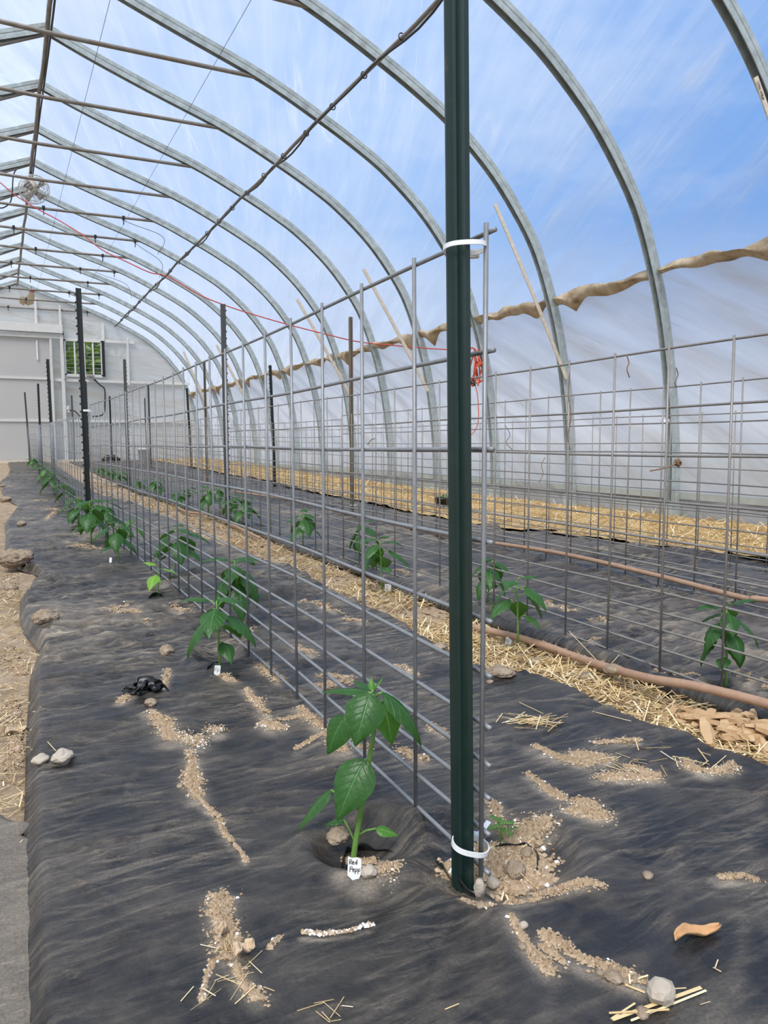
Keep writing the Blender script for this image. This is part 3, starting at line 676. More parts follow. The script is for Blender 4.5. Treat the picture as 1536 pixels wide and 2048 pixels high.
# ------------------------------------------------------------------ fence posts (steel T section with studs)
def post(x, y, top, rz, mat, label, tilt=(0, 0), low=-.12, studs=True, sc=1.0):
    t = thing('fence_post', (x, y, float(terr(x, y))), label, 'post', 'steel fence posts'); t.rotation_euler = (Matrix.Rotation(tilt[1], 3, 'Y') @ Matrix.Rotation(tilt[0], 3, 'X') @ Matrix.Rotation(rz, 3, 'Z')).to_euler()
    fw, ft, sd, st = .036 * sc, .005, .036 * sc, .007
    sec = [(-fw / 2, 0), (fw / 2, 0), (fw / 2, ft * .6), (st / 2 + .003, ft), (st / 2, ft + .004), (st / 2, sd), (-st / 2, sd), (-st / 2, ft + .004), (-st / 2 - .003, ft), (-fw / 2, ft * .6)]
    n = len(sec); z0, z1 = low, top
    V = [(a, c, z) for z in (z0, z1) for a, c in sec]; F = [(k, (k + 1) % n, n + (k + 1) % n, n + k) for k in range(n)] + [tuple(range(n))[::-1], tuple(range(n, 2 * n))]
    mkmesh('post_shaft', V, F, mat, t)
    if studs:
        b = MB(); z = .12
        while z < top - .02: b.box((0, -.004, z), (.017, .010, .012)); z += .054
        b.build('studs', mat, t)
    return t
# flange faces -y in local space, stem points +y; near post: stem towards the camera
BX0, BY0 = POSTP[0], POSTP[1]
post(.5645, .866, 2.2, math.radians(176), MAT['green'], 'big dark green steel post in the foreground, running out of the top of the picture', (-.006, -.0112), -.14, True, .86)
def rx(u): return math.tan(math.atan((u - 768) / FPX) + YAW)
def pst(u, y, top, mat, label, face, tl=(0, 0)): return post(rx(u) * y, y, top, math.radians(face), mat, label, tl)
pst(170, 5.74, 1.73, MAT['black'], 'tall black post with studs on its left edge, joining the nearest two panels', -90, (0, -.006))
pst(106, 10.64, 1.68, MAT['black'], 'black post of the nearest fence in front of the white door edge', -90, (0, -.01))
pst(83, 15.52, 1.62, MAT['black'], 'thin black post far back against the white door, with a squared top', -90)
pst(61, 19.3, 1.64, MAT['grey'], 'grey leaning post at the far end of the nearest fence', -90, (0, -.03))
pst(458, 5.92, 1.735, MAT['grey'], 'dark grey post with studs on its right edge, standing behind the nearest wire panel', 90)
pst(260, 10.85, 1.74, MAT['grey'], 'weathered grey studded post in front of the end wall film', 90)
pst(181, 15.75, 1.70, MAT['black'], 'small dark studded post just right of the tall black post', 90)
pst(152, 19.4, 1.60, MAT['grey'], 'thin grey post near the junction box on the end wall', 90)
pst(704, 6.02, 1.73, MAT['brown'], 'worn brown wooden-looking post in the middle of the third fence', 150, (0, 0))
pst(415, 10.9, 1.75, MAT['brown'], 'dark brown post of the third fence rising in front of the arches', 140)
pst(303, 15.8, 1.66, MAT['grey'], 'thin grey post of the third fence close to the end wall corner', 140)
pst(226, 19.5, 1.60, MAT['black'], 'far thin dark post of the third fence, in front of the end wall film', 140)
pst(548, 9.85, 1.66, MAT['black'], 'dark studded post standing in the straw below the eave', -90, (0, -.025))
pst(383, 14.8, 1.58, MAT['black'], 'dark post leaning in the straw near the far corner', -90, (0, -.035))
pst(294, 19.5, 1.58, MAT['grey'], 'farthest thin post of the straw side fence, beside the end wall', -90)

# cable ties
def ziptie(c, rx_, ry_, rz, label, w=.0042, tail=True, parts=True, tilt=(0, 0), name='cable_tie'):
    t = thing(name, c, label, 'cable tie', 'white cable ties on the posts', rz); t.rotation_euler = (tilt[0], tilt[1], rz)
    b = MB(); n = 32; V = []
    for k in range(n):
        a = 2 * PI * k / n; q = abs(math.cos(a)) ** .75 * math.copysign(1, math.cos(a)), abs(math.sin(a)) ** .9 * math.copysign(1, math.sin(a))
        for dr, dz in ((0, -w), (0, w), (.0016, w), (.0016, -w)): V.append(((rx_ + dr) * q[0], (ry_ + dr) * q[1], dz))
    F = [(4 * k + j, 4 * k + (j + 1) % 4, 4 * ((k + 1) % n) + (j + 1) % 4, 4 * ((k + 1) % n) + j) for k in range(n) for j in range(4)]
    b.add(V, F); b.build('strap', MAT['white'], t)
    if parts:
        h = MB(); h.box((rx_ * .55, ry_ + .004, 0), (.012, .009, .010)); h.build('ratchet_head', MAT['white'], t)
        if tail:
            h = MB(); h.bar((rx_ * .55, ry_ + .004, .0), (rx_ * 1.25, ry_ + .030, .012), .0075, .0018); h.build('tail', MAT['white'], t)
    return t

# ------------------------------------------------------------------ plants
def leaf_geo(mb, base, tip, width, up, arch=.15, fold=.25, n=12, m=4, quilt=1.0):
    B = Vector(base); T = Vector(tip); L = (T - B).length; up = Vector(up).normalized()
    d = (T - B).normalized(); u = (up - d * up.dot(d)).normalized()
    c = (B + T) / 2 + u * arch * L; V = []; U = []
    for i in range(n + 1):
        t = i / n; p = B * (1 - t) ** 2 + c * 2 * t * (1 - t) + T * t * t
        tg = ((c - B) * (1 - t) + (T - c) * t).normalized(); s = tg.cross(u).normalized(); nn = s.cross(tg)
        sh = math.sin(PI * max(t, .0) ** .70) ** .9 * (1.06 - .32 * t) if 0 < t < 1 else 0
        sh = max(sh, .03 if t < .5 else .0); w = width / 2 * sh
        for j in range(-m, m + 1):
            v = j / m; q = .055 * width * quilt * math.sin(PI * min(1, abs(v) * 1.05)) * (.35 + .65 * math.cos(2 * PI * (7 * (t - .275 * abs(v))) ) * .5) * (sh > .05)
            edge = .02 * width * math.sin(9 * t * PI + j) * abs(v) ** 3
            V.append(p + s * (w * v) + nn * (-fold * abs(v) ** 1.4 * w + q + edge)); U.append((t, .5 + .5 * v))
    k = 2 * m + 1
    F = [(i * k + j, i * k + j + 1, (i + 1) * k + j + 1, (i + 1) * k + j) for i in range(n) for j in range(2 * m)]
    return mb.add(V, F, U)
def surf(u, v):
    # point on the ground or mulch under a pixel
    p = G(u, v, .03)
    for _ in range(4):
        z = gz(p[0], p[1]); d = ray(u, v); p = CAM + d * ((z - CAMZ) / d[2])
    return p
def gz(x, y):
    if x < float(aL(np.array(y))): return float(hS(x, y))
    if x < float(aR(np.array(y))): return float(hA(x, y))
    if x < float(bL(np.array(y))): return float(hS(x, y))
    if x < 2.72: return float(hB(x, y))
    if x < float(cR(np.array(y))): return float(hC(x, y))
    return float(terr(x, y)) + .03
def plant(u, v, vtop, label, group, seed, mat='leaf', det=True, nl=10, lw=1.0, spread=1.0, dx=0.0):
    r = random.Random(seed); P = surf(u, v); dep = float(np.dot(P - CAM, CF)); h = max(.05, (v - vtop) * dep / FPX * .98)
    t = thing('pepper_plant', tuple(P), label, 'pepper plant', group); zmin = -P[2] + float(terr(P[0], P[1])) + .015
    lean = Vector((r.uniform(-.08, .08) * h + dx * h * .89, r.uniform(-.06, .06) * h - dx * h * .45, h * .90))
    def st(f): return Vector((lean.x * f ** 1.3, lean.y * f ** 1.3, lean.z * f))
    b = MB(); b.tube([st(k / 6) - Vector((0, 0, .012 if k == 0 else 0)) for k in range(7)], [h * (.018 - .009 * k / 6) for k in range(7)], 7)
    stem = b.build('stem', MAT['stem'], t, True)
    fol = MB(); az = r.uniform(0, 6.28); mat_ = MAT[mat]
    for k in range(nl):
        f = .34 + .66 * (k / (nl - 1)) ** .62; az += 2.4 + r.uniform(-.35, .35)
        topness = max(0, (f - .78) / .22)
        L = h * lw * (.43 + .12 * r.random()) * (1 - .30 * topness) * (.70 if f < .45 else 1)
        el = (-.95 + .95 * topness + r.uniform(-.3, .2)) if f > .45 else r.uniform(-.8, .0)
        a0 = st(f); pl = h * .12 * spread * (1 - .5 * topness); D = Vector((math.cos(az), math.sin(az), 0))
        p0 = a0 + D * pl + Vector((0, 0, pl * .55)); tip = p0 + (D * math.cos(el) * spread + Vector((0, 0, math.sin(el)))).normalized() * L
        tip.z = max(tip.z, zmin); mb = MB() if det else fol
        mb.m = 1; mb.tube([a0, a0 * .4 + p0 * .6 + Vector((0, 0, .004)), p0], h * .008, 5)
        mb.m = 0; leaf_geo(mb, p0, tip, L * (.60 + .10 * r.random()), Vector((D.x * .6, D.y * .6, 1)), .20 + .08 * r.random(), .28, 10 if det else 6, 3 if det else 2)
        if det: mb.build('leaf', [mat_, MAT['stem']], t, True, True)
    if not det: fol.build('foliage', [mat_, MAT['stem']], t, True, True)
    return t
# the foreground plant, leaf by leaf
hp = surf(706, 1726); HD = float(np.dot(hp - CAM, CF))
def hq(u, v, dd=0.0): return atD(u, v, HD + dd)
ht = thing('pepper_plant', tuple(hp), 'largest pepper plant, in the foreground, with big drooping leaves beside the written tag', 'pepper plant', 'pepper plants on the left of the nearest fence')
def lo(p): return Vector(np.asarray(p) - hp)
b = MB(); sp = spline([hq(705, 1730), hq(712, 1680), hq(724, 1610, .0), hq(734, 1548), hq(745, 1480), hq(750, 1430), hq(745, 1388)], 4)
b.tube([lo(p) for p in sp], [.0050 - .0020 * k / (len(sp) - 1) for k in range(len(sp))], 9); b.build('stem', MAT['stem'], ht, True)
toC = Vector(-CF) + Vector((0, 0, .25)); LFT = Vector(-CR); RGT = Vector(CR); UPV = Vector((0, 0, 1))
HL = [  # attach, blade base, tip, width px, up hint, arch, fold, material
    ((748, 1400, 0), (741, 1386, -.020), (710, 1494, -.045), 84, toC + UPV * .5, .20, .22, 'leaf'),
    ((748, 1398, 0), (764, 1385, -.01), (842, 1496, -.005), 62, UPV + RGT * .6 + toC * .35, .26, .35, 'leaf'),
    ((749, 1420, 0), (764, 1402, .015), (783, 1492, .03), 74, UPV * .5 + RGT * .4 - toC * .8, .12, .25, 'young'),
    ((749, 1440, 0), (690, 1432, .02), (655, 1510, .025), 66, toC * .9 + LFT * .5 + UPV * .3, .14, .25, 'leaf'),
    ((746, 1395, 0), (736, 1384, .0), (642, 1386, .01), 36, UPV + toC * .12, .12, .2, 'leaf'),
    ((745, 1390, 0), (748, 1382, .01), (704, 1363, .045), 44, UPV - toC * .35, .15, .2, 'leaf'),
    ((745, 1388, 0), (748, 1380, 0), (767, 1356, .03), 34, UPV * .5 + LFT * .8, .10, .2, 'young'),
    ((745, 1388, 0), (744, 1382, 0), (742, 1354, .01), 16, toC, .1, .3, 'young'),
    ((737, 1535, 0), (730, 1518, -.012), (674, 1643, -.035), 88, toC + UPV * .5 + LFT * .15, .16, .18, 'leaf'),
    ((722, 1622, 0), (662, 1580, .03), (595, 1664, .015), 40, UPV + LFT * .3 + toC * .2, .10, .25, 'leaf'),
    ((714, 1672, 0), (752, 1657, -.005), (797, 1672, -.005), 27, UPV + toC * .5, .10, .25, 'young'),
    ((712, 1690, 0), (688, 1640, .03), (648, 1650, .03), 22, UPV + toC * .2, .1, .25, 'leaf'),
    ((728, 1590, 0), (716, 1590, .03), (690, 1550, .05), 26, UPV + LFT * .3, .1, .25, 'young'),
]
for at_, bs, tp_, wpx, up, ar, fo, ml in HL:
    a0, p0, p1 = lo(hq(*at_)), lo(hq(*bs)), lo(hq(*tp_)); mb = MB()
    mb.m = 1; mb.tube([a0, a0 * .5 + p0 * .5 + Vector((0, 0, .003)), p0], .0017, 6); mb.m = 0
    leaf_geo(mb, p0, p1, wpx * HD / FPX, up, ar, fo, 18, 6, 1.2); mb.build('leaf', [MAT[ml], MAT['stem']], ht, True, True)
gl, gr_, g2, g3 = 'pepper plants on the left of the nearest fence', 'pepper plants on the right of the nearest fence', 'pepper plants along the hose side of the second fence', 'pepper plants behind the second fence'
PL_ = [
    (440, 1338, 1180, 'light topped pepper plant with a small written tag, second from the camera at left', gl, 3, 'leaf', True, 9, 1.05, 1.25, .02),
    (317, 1192, 1126, 'small lime green seedling in a dark soil hole, third from the camera on the left', gl, 5, 'lime', True, 4, 1.35, 1.3, .0),
    (238, 1124, 1036, 'bushy pepper plant with a white tag, just right of the tall black post', gl, 8, 'leaf', True, 9, 1.05, 1.2, .0),
    (183, 1088, 992, 'tall pepper plant hiding the foot of the tall black post', gl, 9, 'leaf', True, 10, 1.0, 1.2, .0),
    (157, 1056, 988, 'pepper plant growing out of a black hole, just left of the tall black post', gl, 10, 'leaf', True, 9, 1.1, 1.1, .0),
    (133, 1012, 962, 'pepper plant with a bare lower stem, next beyond the black hole on the left', gl, 12, 'leaf', True, 9, 1.1, 1.2, .0),
    (108, 990, 936, 'pepper plant growing against the foot of the second black post', gl, 14, 'leaf', False, 10, 1.2, 1.2, .0),
    (92, 964, 930, 'yellowish pepper plant at left, two short of the far end of the row', gl, 15, 'young', False, 9, 1.3, 1.4, .0),
    (82, 952, 924, 'pepper plant at left, next to last before the white door', gl, 16, 'leaf', False, 9, 1.3, 1.4, .0),
    (66, 938, 914, 'last pepper plant of the left row, in front of the white door', gl, 17, 'leaf', False, 9, 1.3, 1.4, .0),
    (480, 1246, 1102, 'pepper plant with broad dark leaves just behind the nearest wire panel', gr_, 21, 'leaf', True, 11, 1.05, 1.0, .0),
    (350, 1152, 1045, 'wide pepper plant behind the nearest wire panel, second of that side', gr_, 22, 'leaf', True, 10, 1.1, 1.3, .0),
    (262, 1094, 1030, 'pale young pepper plant behind the nearest wire panel, third of that side', gr_, 23, 'young', True, 6, 1.0, 1.0, .0),
    (212, 1076, 994, 'pepper plant leaning out to the right behind the tall black post', gr_, 24, 'leaf', True, 9, 1.1, 1.2, .0),
    (1036, 1278, 1142, 'bright green pepper plant by the thick hose with a tilted white tag', g2, 31, 'leaf', True, 9, 1.0, 1.25, .0),
    (764, 1172, 1066, 'pepper plant on the bare soil path with a white tag at its foot', g2, 32, 'leaf', True, 9, 1.05, 1.2, .0),
    (606, 1094, 1018, 'slender pepper plant at the raised black sheet edge, third along the hose', g2, 33, 'leaf', True, 9, 1.1, 1.1, .0),
    (486, 1058, 986, 'pepper plant just right of the dark grey studded post, fourth along the hose', g2, 34, 'leaf', True, 9, 1.1, 1.2, .0),
    (418, 1030, 972, 'pepper plant just left of the dark grey studded post, fifth along the hose', g2, 35, 'leaf', True, 9, 1.1, 1.2, .0),
    (358, 1014, 980, 'low pepper plant under the wires, sixth along the hose', g2, 36, 'leaf', False, 9, 1.3, 1.5, .0),
    (312, 996, 954, 'round bushy pepper plant, seventh along the hose', g2, 37, 'leaf', False, 11, 1.1, 1.2, .0),
    (279, 985, 956, 'pepper plant with a thin crown, eighth along the hose', g2, 38, 'leaf', False, 8, 1.2, 1.4, .0),
    (243, 970, 938, 'pepper plant, ninth along the hose, near the grey studded post', g2, 39, 'leaf', False, 9, 1.2, 1.4, .0),
    (220, 962, 934, 'pepper plant, tenth along the hose', g2, 40, 'leaf', False, 9, 1.2, 1.4, .0),
    (203, 956, 930, 'pepper plant, eleventh along the hose, half behind the tall black post', g2, 41, 'leaf', False, 9, 1.2, 1.4, .0),
    (1452, 1374, 1186, 'tall slim pepper plant at the right edge with leaves hanging round its stem', g3, 51, 'leaf', True, 12, .72, .75, .0),
    (975, 1206, 1107, 'dark pepper plant partly hidden by the big green post', g3, 52, 'leaf', True, 10, 1.05, 1.1, .0),
    (728, 1122, 1036, 'pepper plant behind the second fence, above the tagged plant on the path', g3, 53, 'leaf', True, 9, 1.05, 1.1, .0),
    (462, 1040, 984, 'small pepper plant behind the second fence, hidden by the dark grey studded post', g3, 54, 'leaf', False, 8, 1.1, 1.1, .0),
    (440, 1022, 968, 'dark pepper plant behind the second fence, just left of the dark grey studded post', g3, 55, 'leaf', False, 8, 1.1, 1.1, .0),
    (378, 1004, 970, 'dark pepper plant behind the second fence near the bend of the hose', g3, 56, 'leaf', False, 8, 1.1, 1.1, .0),
]
for a in PL_: plant(*a)
# feathery seedling by the foreground post
sp_ = surf(1000, 1690); SD = float(np.dot(sp_ - CAM, CF))
t = thing('feathery_seedling', tuple(sp_), 'small feathery bright green seedling on bare soil right of the big green post', 'seedling')
b = MB(); b.tube([(0, 0, -.004), (.001, 0, .02), (.001, .001, .040)], .0011, 6); b.build('stem', MAT['stem'], t, True)
r = random.Random(4)
for k in range(7):
    az = k * 2.4; el = -.1 + .15 * k / 6; D = Vector((math.cos(az), math.sin(az), el)).normalized(); z0 = .024 + .0028 * k; L = .030 - .002 * k; mb = MB()
    for q in range(5):
        p = Vector((0, 0, z0)) + D * L * (q + .6) / 5
        for sgn in (-1, 1):
            sd = Vector((-D.y, D.x, .1)) * sgn; e = (D * .8 + sd).normalized()
            leaf_geo(mb, p, p + e * .010 * (1 - q * .08), .0034, (0, 0, 1), .1, .2, 4, 1)
    leaf_geo(mb, Vector((0, 0, z0)) + D * L * .7, Vector((0, 0, z0)) + D * L * 1.25, .004, (0, 0, 1), .1, .2, 4, 1)
    mb.m = 1; mb.tube([(0, 0, z0), Vector((0, 0, z0)) + D * L], .0005, 4); mb.build('leaf', [MAT['young'], MAT['stem']], t, True, True)

# ------------------------------------------------------------------ plant tags
def strokes(mb, S, ox, oz, s, r):
    for st in S: mb.tube([(ox + x * s, -.0009, oz + z * s) for x, z in st], r, 5)
GL = {'R': [[(0, 0), (.02, 1), (.5, .95), (.55, .65), (.05, .5), (.6, 0)]], 'e': [[(0, .35), (.4, .4), (.35, .6), (.1, .55), (.02, .2), (.2, 0), (.45, .1)]],
      'd': [[(.4, .5), (.1, .5), (.02, .15), (.3, .02), (.42, .3), (.45, 1), (.45, 0)]], 'P': [[(0, 0), (.05, 1), (.5, .95), (.5, .6), (.05, .5)]],
      'p': [[(.02, -.4), (.05, .55), (.38, .55), (.42, .2), (.05, .05)]], 'r': [[(.05, 0), (.05, .5)], [(.05, .35), (.3, .52)]]}
def plant_tag(u, v, wpx, hpx, label, words, yaw=0.0, lean=0.0, point=False):
    P = surf(u, v + hpx * .5); dep = float(np.dot(P - CAM, CF)); w, h = wpx * dep / FPX, hpx * dep / FPX
    P = P + np.array([0, 0, .006]); t = thing('plant_tag', tuple(P), label, 'plant tag', 'white plant tags', -YAW + yaw); t.rotation_euler = (-.25, lean, -YAW + yaw)
    o = [(-w / 2, h * .0), (-w * .15, -h * .15), (w * .15, -h * .15), (w / 2, h * .0), (w / 2, h), (w * .3, h * 1.04), (-w * .35, h * 1.03), (-w / 2, h * .97)] if not point else [(-w / 2, h * .2), (0.05 * w, -h * .1), (w * .3, -h * .02), (w / 2, h * .25), (w / 2, h * .88), (w * .2, h * .97), (-w * .2, h * .94), (-w / 2, h)]
    n = len(o); V = [(x, y, z) for y in (-.0004, .0006) for x, z in o]
    mkmesh('tag_blade', V, [tuple(range(n)), tuple(range(n, 2 * n))[::-1]] + [(k, n + k, n + (k + 1) % n, (k + 1) % n) for k in range(n)], MAT['tag'], t)
    if words:
        mb = MB()
        for word, ox, oz, s, sp2 in words:
            x = ox * w
            for ch in word:
                strokes(mb, GL[ch], x, oz * h, s * h, h * .016); x += sp2 * s * h
        mb.build('handwriting', MAT['ink'], t, True)
    return t
plant_tag(708, 1746, 27, 44, 'white pointed tag reading Red Pepp at the foot of the foreground pepper plant', [('Red', -.38, .68, .20, .62), ('Pepp', -.34, .36, .22, .56)], .05, .05, True)
plant_tag(434, 1344, 12, 16, 'small white tag with black scrawl at the foot of the second plant on the left', [('Rp', -.4, .3, .5, .65)], .1, .1)
plant_tag(221, 1122, 5, 9, 'tiny white tag beside the bushy plant near the tall black post', None)
plant_tag(139, 1040, 5, 9, 'tiny white tag with a loop mark beyond the black hole on the left', None)
plant_tag(1015, 1288, 13, 19, 'tilted white tag with black writing on the soil beside the thick hose', [('Pp', -.42, .5, .32, .6), ('er', -.35, .12, .32, .6)], .1, .25)
plant_tag(776, 1178, 13, 14, 'square white tag with small writing on the bare soil path', [('R', -.2, .55, .3, .6), ('e', -.2, .15, .4, .6)], -.1, -.03)

# ------------------------------------------------------------------ stones and clods
def rock(u, v, wpx, hpx, label, seed, kind='stone', mat='rock', rough=.22, hf=1.0, sink=.12, asp=1.0, cat='stone', tilt=0, group=None):
    P = surf(u, v + hpx * .45); dep = float(np.dot(P - CAM, CF)); w = wpx * dep / FPX; h = hpx * dep / FPX * .94
    import bmesh
    bm = bmesh.new(); bmesh.ops.create_icosphere(bm, subdivisions=2 if seed == 15 else 5 if wpx > 40 else 4 if wpx > 20 else 3, radius=1)
    r = random.Random(seed); ox = r.uniform(0, 50)
    from mathutils import noise as mn
    for vv in bm.verts:
        p = vv.co.copy(); q = p * 1.1 + Vector((ox, ox * .3, 0)); k = 1 + rough * 1.1 * mn.noise(q) + (.3 + .7 * hf) * rough * .6 * mn.noise(q * 2.7) + hf * (rough * .38 * mn.noise(q * 7) + rough * .26 * mn.noise(q * 16))
        vv.co = Vector((p.x * k * w / 2, p.y * k * w / 2 * asp, p.z * k * h / 2))
    me = bpy.data.meshes.new(kind); bm.to_mesh(me); bm.free(); me.materials.append(MAT[mat]); me.polygons.foreach_set('use_smooth', np.full(len(me.polygons), seed != 15))
    o = bpy.data.objects.new(kind, me); o.location = (P[0], P[1], P[2] + h * (.5 - sink)); o.rotation_euler = (0, tilt, -YAW + r.uniform(-.3, .3)); link(o)
    return tag(o, label, cat, group)
ROCKS = [
    (32, 1110, 64, 38, 'largest brown dirt clod on the left edge of the black sheet', 1), (90, 1231, 50, 33, 'rounded brown rock lying on the left side of the black sheet', 2),
    (125, 1508, 42, 33, 'right one of two small stones on the left edge of the sheet', 3), (82, 1515, 33, 24, 'left one of two small stones on the left edge of the sheet', 4),
    (22, 1173, 24, 14, 'small dark stone on the bare soil at the left edge', 5), (43, 1046, 17, 13, 'small round clod on the sheet above the largest clod', 6),
    (14, 997, 26, 14, 'flat brown clod at the far left edge of the sheet', 7), (5, 971, 10, 6, 'farthest small clod at the left edge', 8),
    (333, 1297, 28, 24, 'crumbly clod on the sheet left of the second pepper plant', 9), (361, 1570, 15, 11, 'small lone clod beside the long dirt streak', 10),
    (302, 1402, 26, 16, 'tan clod tucked under the torn black plastic scrap', 11), (676, 1667, 44, 32, 'crumbly brown clod behind the stem of the foreground plant', 12),
    (738, 1738, 32, 27, 'pale root ball lump right of the Red Pepp tag', 13), (766, 1728, 24, 18, 'small brown clod behind the pale root ball lump', 14),
    (1322, 1980, 54, 56, 'grey angular rock at the lower right with straw around it', 15), (1228, 1950, 34, 26, 'brown stone at the lower right, left of the grey angular rock', 16),
    (1200, 1942, 16, 14, 'small grey pebble left of the brown stone at lower right', 17), (1252, 1962, 16, 15, 'small pebble between the brown stone and the grey rock', 18),
    (1270, 1955, 17, 15, 'small pebble touching the grey angular rock', 19), (1047, 1848, 17, 17, 'oval pebble in the dirt streak below the big green post', 20),
    (1045, 1890, 18, 15, 'tan pebble lower down the dirt streak below the post', 21), (1075, 1914, 13, 12, 'small tan pebble near the end of the dirt streak', 22),
    (959, 1770, 22, 44, 'tall tan stone leaning at the foot of the big green post', 23), (1030, 1736, 44, 40, 'large pale clod in the hole right of the big green post', 24),
    (1052, 1702, 24, 24, 'clod against the black flap in the post hole', 25), (985, 1762, 26, 22, 'pale pebble in the front of the post hole', 26),
    (1088, 1743, 22, 14, 'small stone at the right rim of the post hole', 27), (1004, 1775, 22, 18, 'clod at the front rim of the post hole', 28),
    (938, 1802, 13, 13, 'small pebble outside the front lip of the post hole', 29), (962, 1808, 20, 14, 'crumbly clod outside the front lip of the post hole', 30),
    (1296, 1748, 22, 14, 'small clod alone on the black sheet right of the post hole', 31), (1284, 2022, 26, 26, 'reddish brown clod below the grey angular rock', 32),
    (1150, 1774, 16, 10, 'small pebble on the dirt ridge right of the post', 33), (795, 1181, 14, 13, 'small orange stone by the tag on the soil path', 34),
    (802, 1193, 13, 9, 'second small stone by the tag on the soil path', 35), (980, 1362, 14, 9, 'small clod on the sheet edge just right of the wire panel end', 36),
    (1228, 1336, 40, 22, 'rough clod in the straw under the thick hose', 37), (1172, 1350, 36, 18, 'flat clod in the straw path, left of the rough clod', 38), (1000, 1340, 60, 22, 'wide dirt clod at the edge of the soil path', 39),
    (960, 1308, 34, 16, 'loose clod on the soil path behind the big post', 40), (1075, 1320, 30, 16, 'clod below the tilted white tag', 41), (880, 1290, 30, 14, 'clod on the soil path left of the big post', 42),
]
for a in ROCKS:
    big = a[5] == 15
    rock(*a, sink=.05 if big else .18, mat='palerock' if a[5] in (15, 3, 4, 13, 20, 23, 26) else 'rock', rough=.30 if big else .22, hf=.35 if a[5] in (15, 3, 4, 20, 23, 26) else 1.0)

# ------------------------------------------------------------------ loose stuff: straw, crumbs, chips
def prism(C0, D, L, R, tone, N=None):
    """straight three sided stalks; C0 n,3 centre; D unit dir"""
    n = len(C0); up = np.tile([0, 0, 1.0], (n, 1)); S = np.cross(D, up); S /= np.linalg.norm(S, axis=1)[:, None] + 1e-9; U = np.cross(S, D)
    V = np.empty((n, 6, 3))
    for e, sg in ((0, -.5), (1, .5)):
        for k in range(3):
            a = 2 * PI * k / 3 + .4; V[:, e * 3 + k] = C0 + D * (L * sg)[:, None] + (S * math.cos(a) + U * math.sin(a) * .55) * R[:, None]
    f = np.array([(0, 1, 4, 3), (1, 2, 5, 4), (2, 0, 3, 5)]); F = (np.arange(n)[:, None, None] * 6 + f[None]).reshape(-1, 4)
    return V.reshape(-1, 3), F, np.repeat(tone, 6)
def straw(name, x, y, z, Lr, Rr, label, cat='straw', tilt=.16, kind='stuff', low=.25, extra=None, main=None):
    n = len(x); az = rng.uniform(0, 2 * PI, n) if main is None else main + rng.normal(0, .6, n); el = rng.normal(0, tilt, n)
    D = np.c_[np.cos(az) * np.cos(el), np.sin(az) * np.cos(el), np.sin(el)]; L = rng.uniform(*Lr, n) * rng.uniform(.5, 1, n); R = rng.uniform(*Rr, n)
    Z = z + np.abs(np.sin(el)) * L * .5 + R
    V, F, T = prism(np.c_[x, y, Z], D, L, R, np.clip(rng.normal(.5 + low * .3, .28, n), 0, 1))
    F = F.tolist()
    if extra is not None:
        n0 = len(V); V = np.r_[V, extra[0]]; F += (np.asarray(extra[1]) + n0).tolist(); T = np.r_[T, extra[2]]
    o = mkmesh(name, V, F, MAT['straw'], None, False, None, None, {'tone': T})
    return tag(o, label, cat, None, kind)
# straw bed by the wall: mound + stalks (denser near the camera)
ys = ygrid(1.0, 20.0, .03, .012); tt = np.linspace(0, 1, 46); X = (cR(ys) - .06)[:, None] * (1 - tt) + 4.84 * tt; Y = np.repeat(ys[:, None], len(tt), 1)
def strawh(X, Y): return terr(X, Y) + .012 + .045 * fbm(X * 4, Y * 4, 61, 4) + .02 * ridge(X * 9, Y * 9, 63)
Zs = strawh(X, Y); ex = (np.stack([X, Y, Zs], -1).reshape(-1, 3), grid_faces(len(ys), len(tt))[:, ::-1], np.clip(.05 + .5 * fbm(X * 30, Y * 30, 66, 3), 0, 1).ravel())
n = 15000; y = 1.2 + 18.6 * rng.random(n) ** 1.9; x = (cR(y) - .05) + (4.82 - cR(y)) * rng.random(n)
sc = np.clip(y / 5, .8, 2.2)
N1 = straw('straw_bedding', x, y, strawh(x, y) + .004, (.06, .20), (.0014, .0030), 'golden straw bedding spread along the foot of the side wall', 'straw', .22, 'stuff', .25, ex)
# straw on the path between the first two beds
def pathpts(n, y0, y1, pw, m=.02):
    y = y0 + (y1 - y0) * rng.random(n) ** pw; a, b2 = aR(y) - m, bL(y) + .0; return a + (b2 - a) * rng.random(n), y
x1, y1 = pathpts(3600, .95, 2.25, 1.0); keep = vn(x1 * 6, y1 * 6, 77) + .25 > rng.random(len(x1)) * 1.0; x1, y1 = x1[keep], y1[keep]
x2, y2 = pathpts(3600, 2.0, 9.0, 1.5); keep = (vn(x2 * 5, y2 * 5, 78) > .48); x2, y2 = x2[keep], y2[keep]
x = np.r_[x1, x2]; y = np.r_[y1, y2]
straw('straw_litter', x, y, hS(x, y) + .001 + .012 * rng.random(len(x)), (.03, .13), (.0008, .0022), 'yellow straw scattered over the bare soil path beside the thick hose', 'straw', .18)
yl = .7 + 3.0 * rng.random(420); xl = aL(yl) - .10 * rng.random(420) + .004
straw('straw_litter', xl, yl, hS(xl, yl) + .004, (.02, .09), (.0006, .0016), 'straw bits scattered on the bare soil along the left edge of the picture', 'straw', .12)
def straws_at(P, n, spread, Lr, label, main=None, R=(.0007, .0016)):
    c = np.array([surf(u, v) for u, v in P]); i = rng.integers(0, len(c), n); xy = c[i, :2] + rng.normal(0, spread, (n, 2))
    z = np.array([gz(a, b2) for a, b2 in xy]) + .0015
    return straw('straw_litter', xy[:, 0], xy[:, 1], z, Lr, R, label, 'straw', .12, 'stuff', .3, None, main)
straws_at([(1030, 1440), (1060, 1445), (1090, 1447)], 60, .018, (.04, .10), 'small heap of straw on the black sheet right of the wire panel end', -.2)
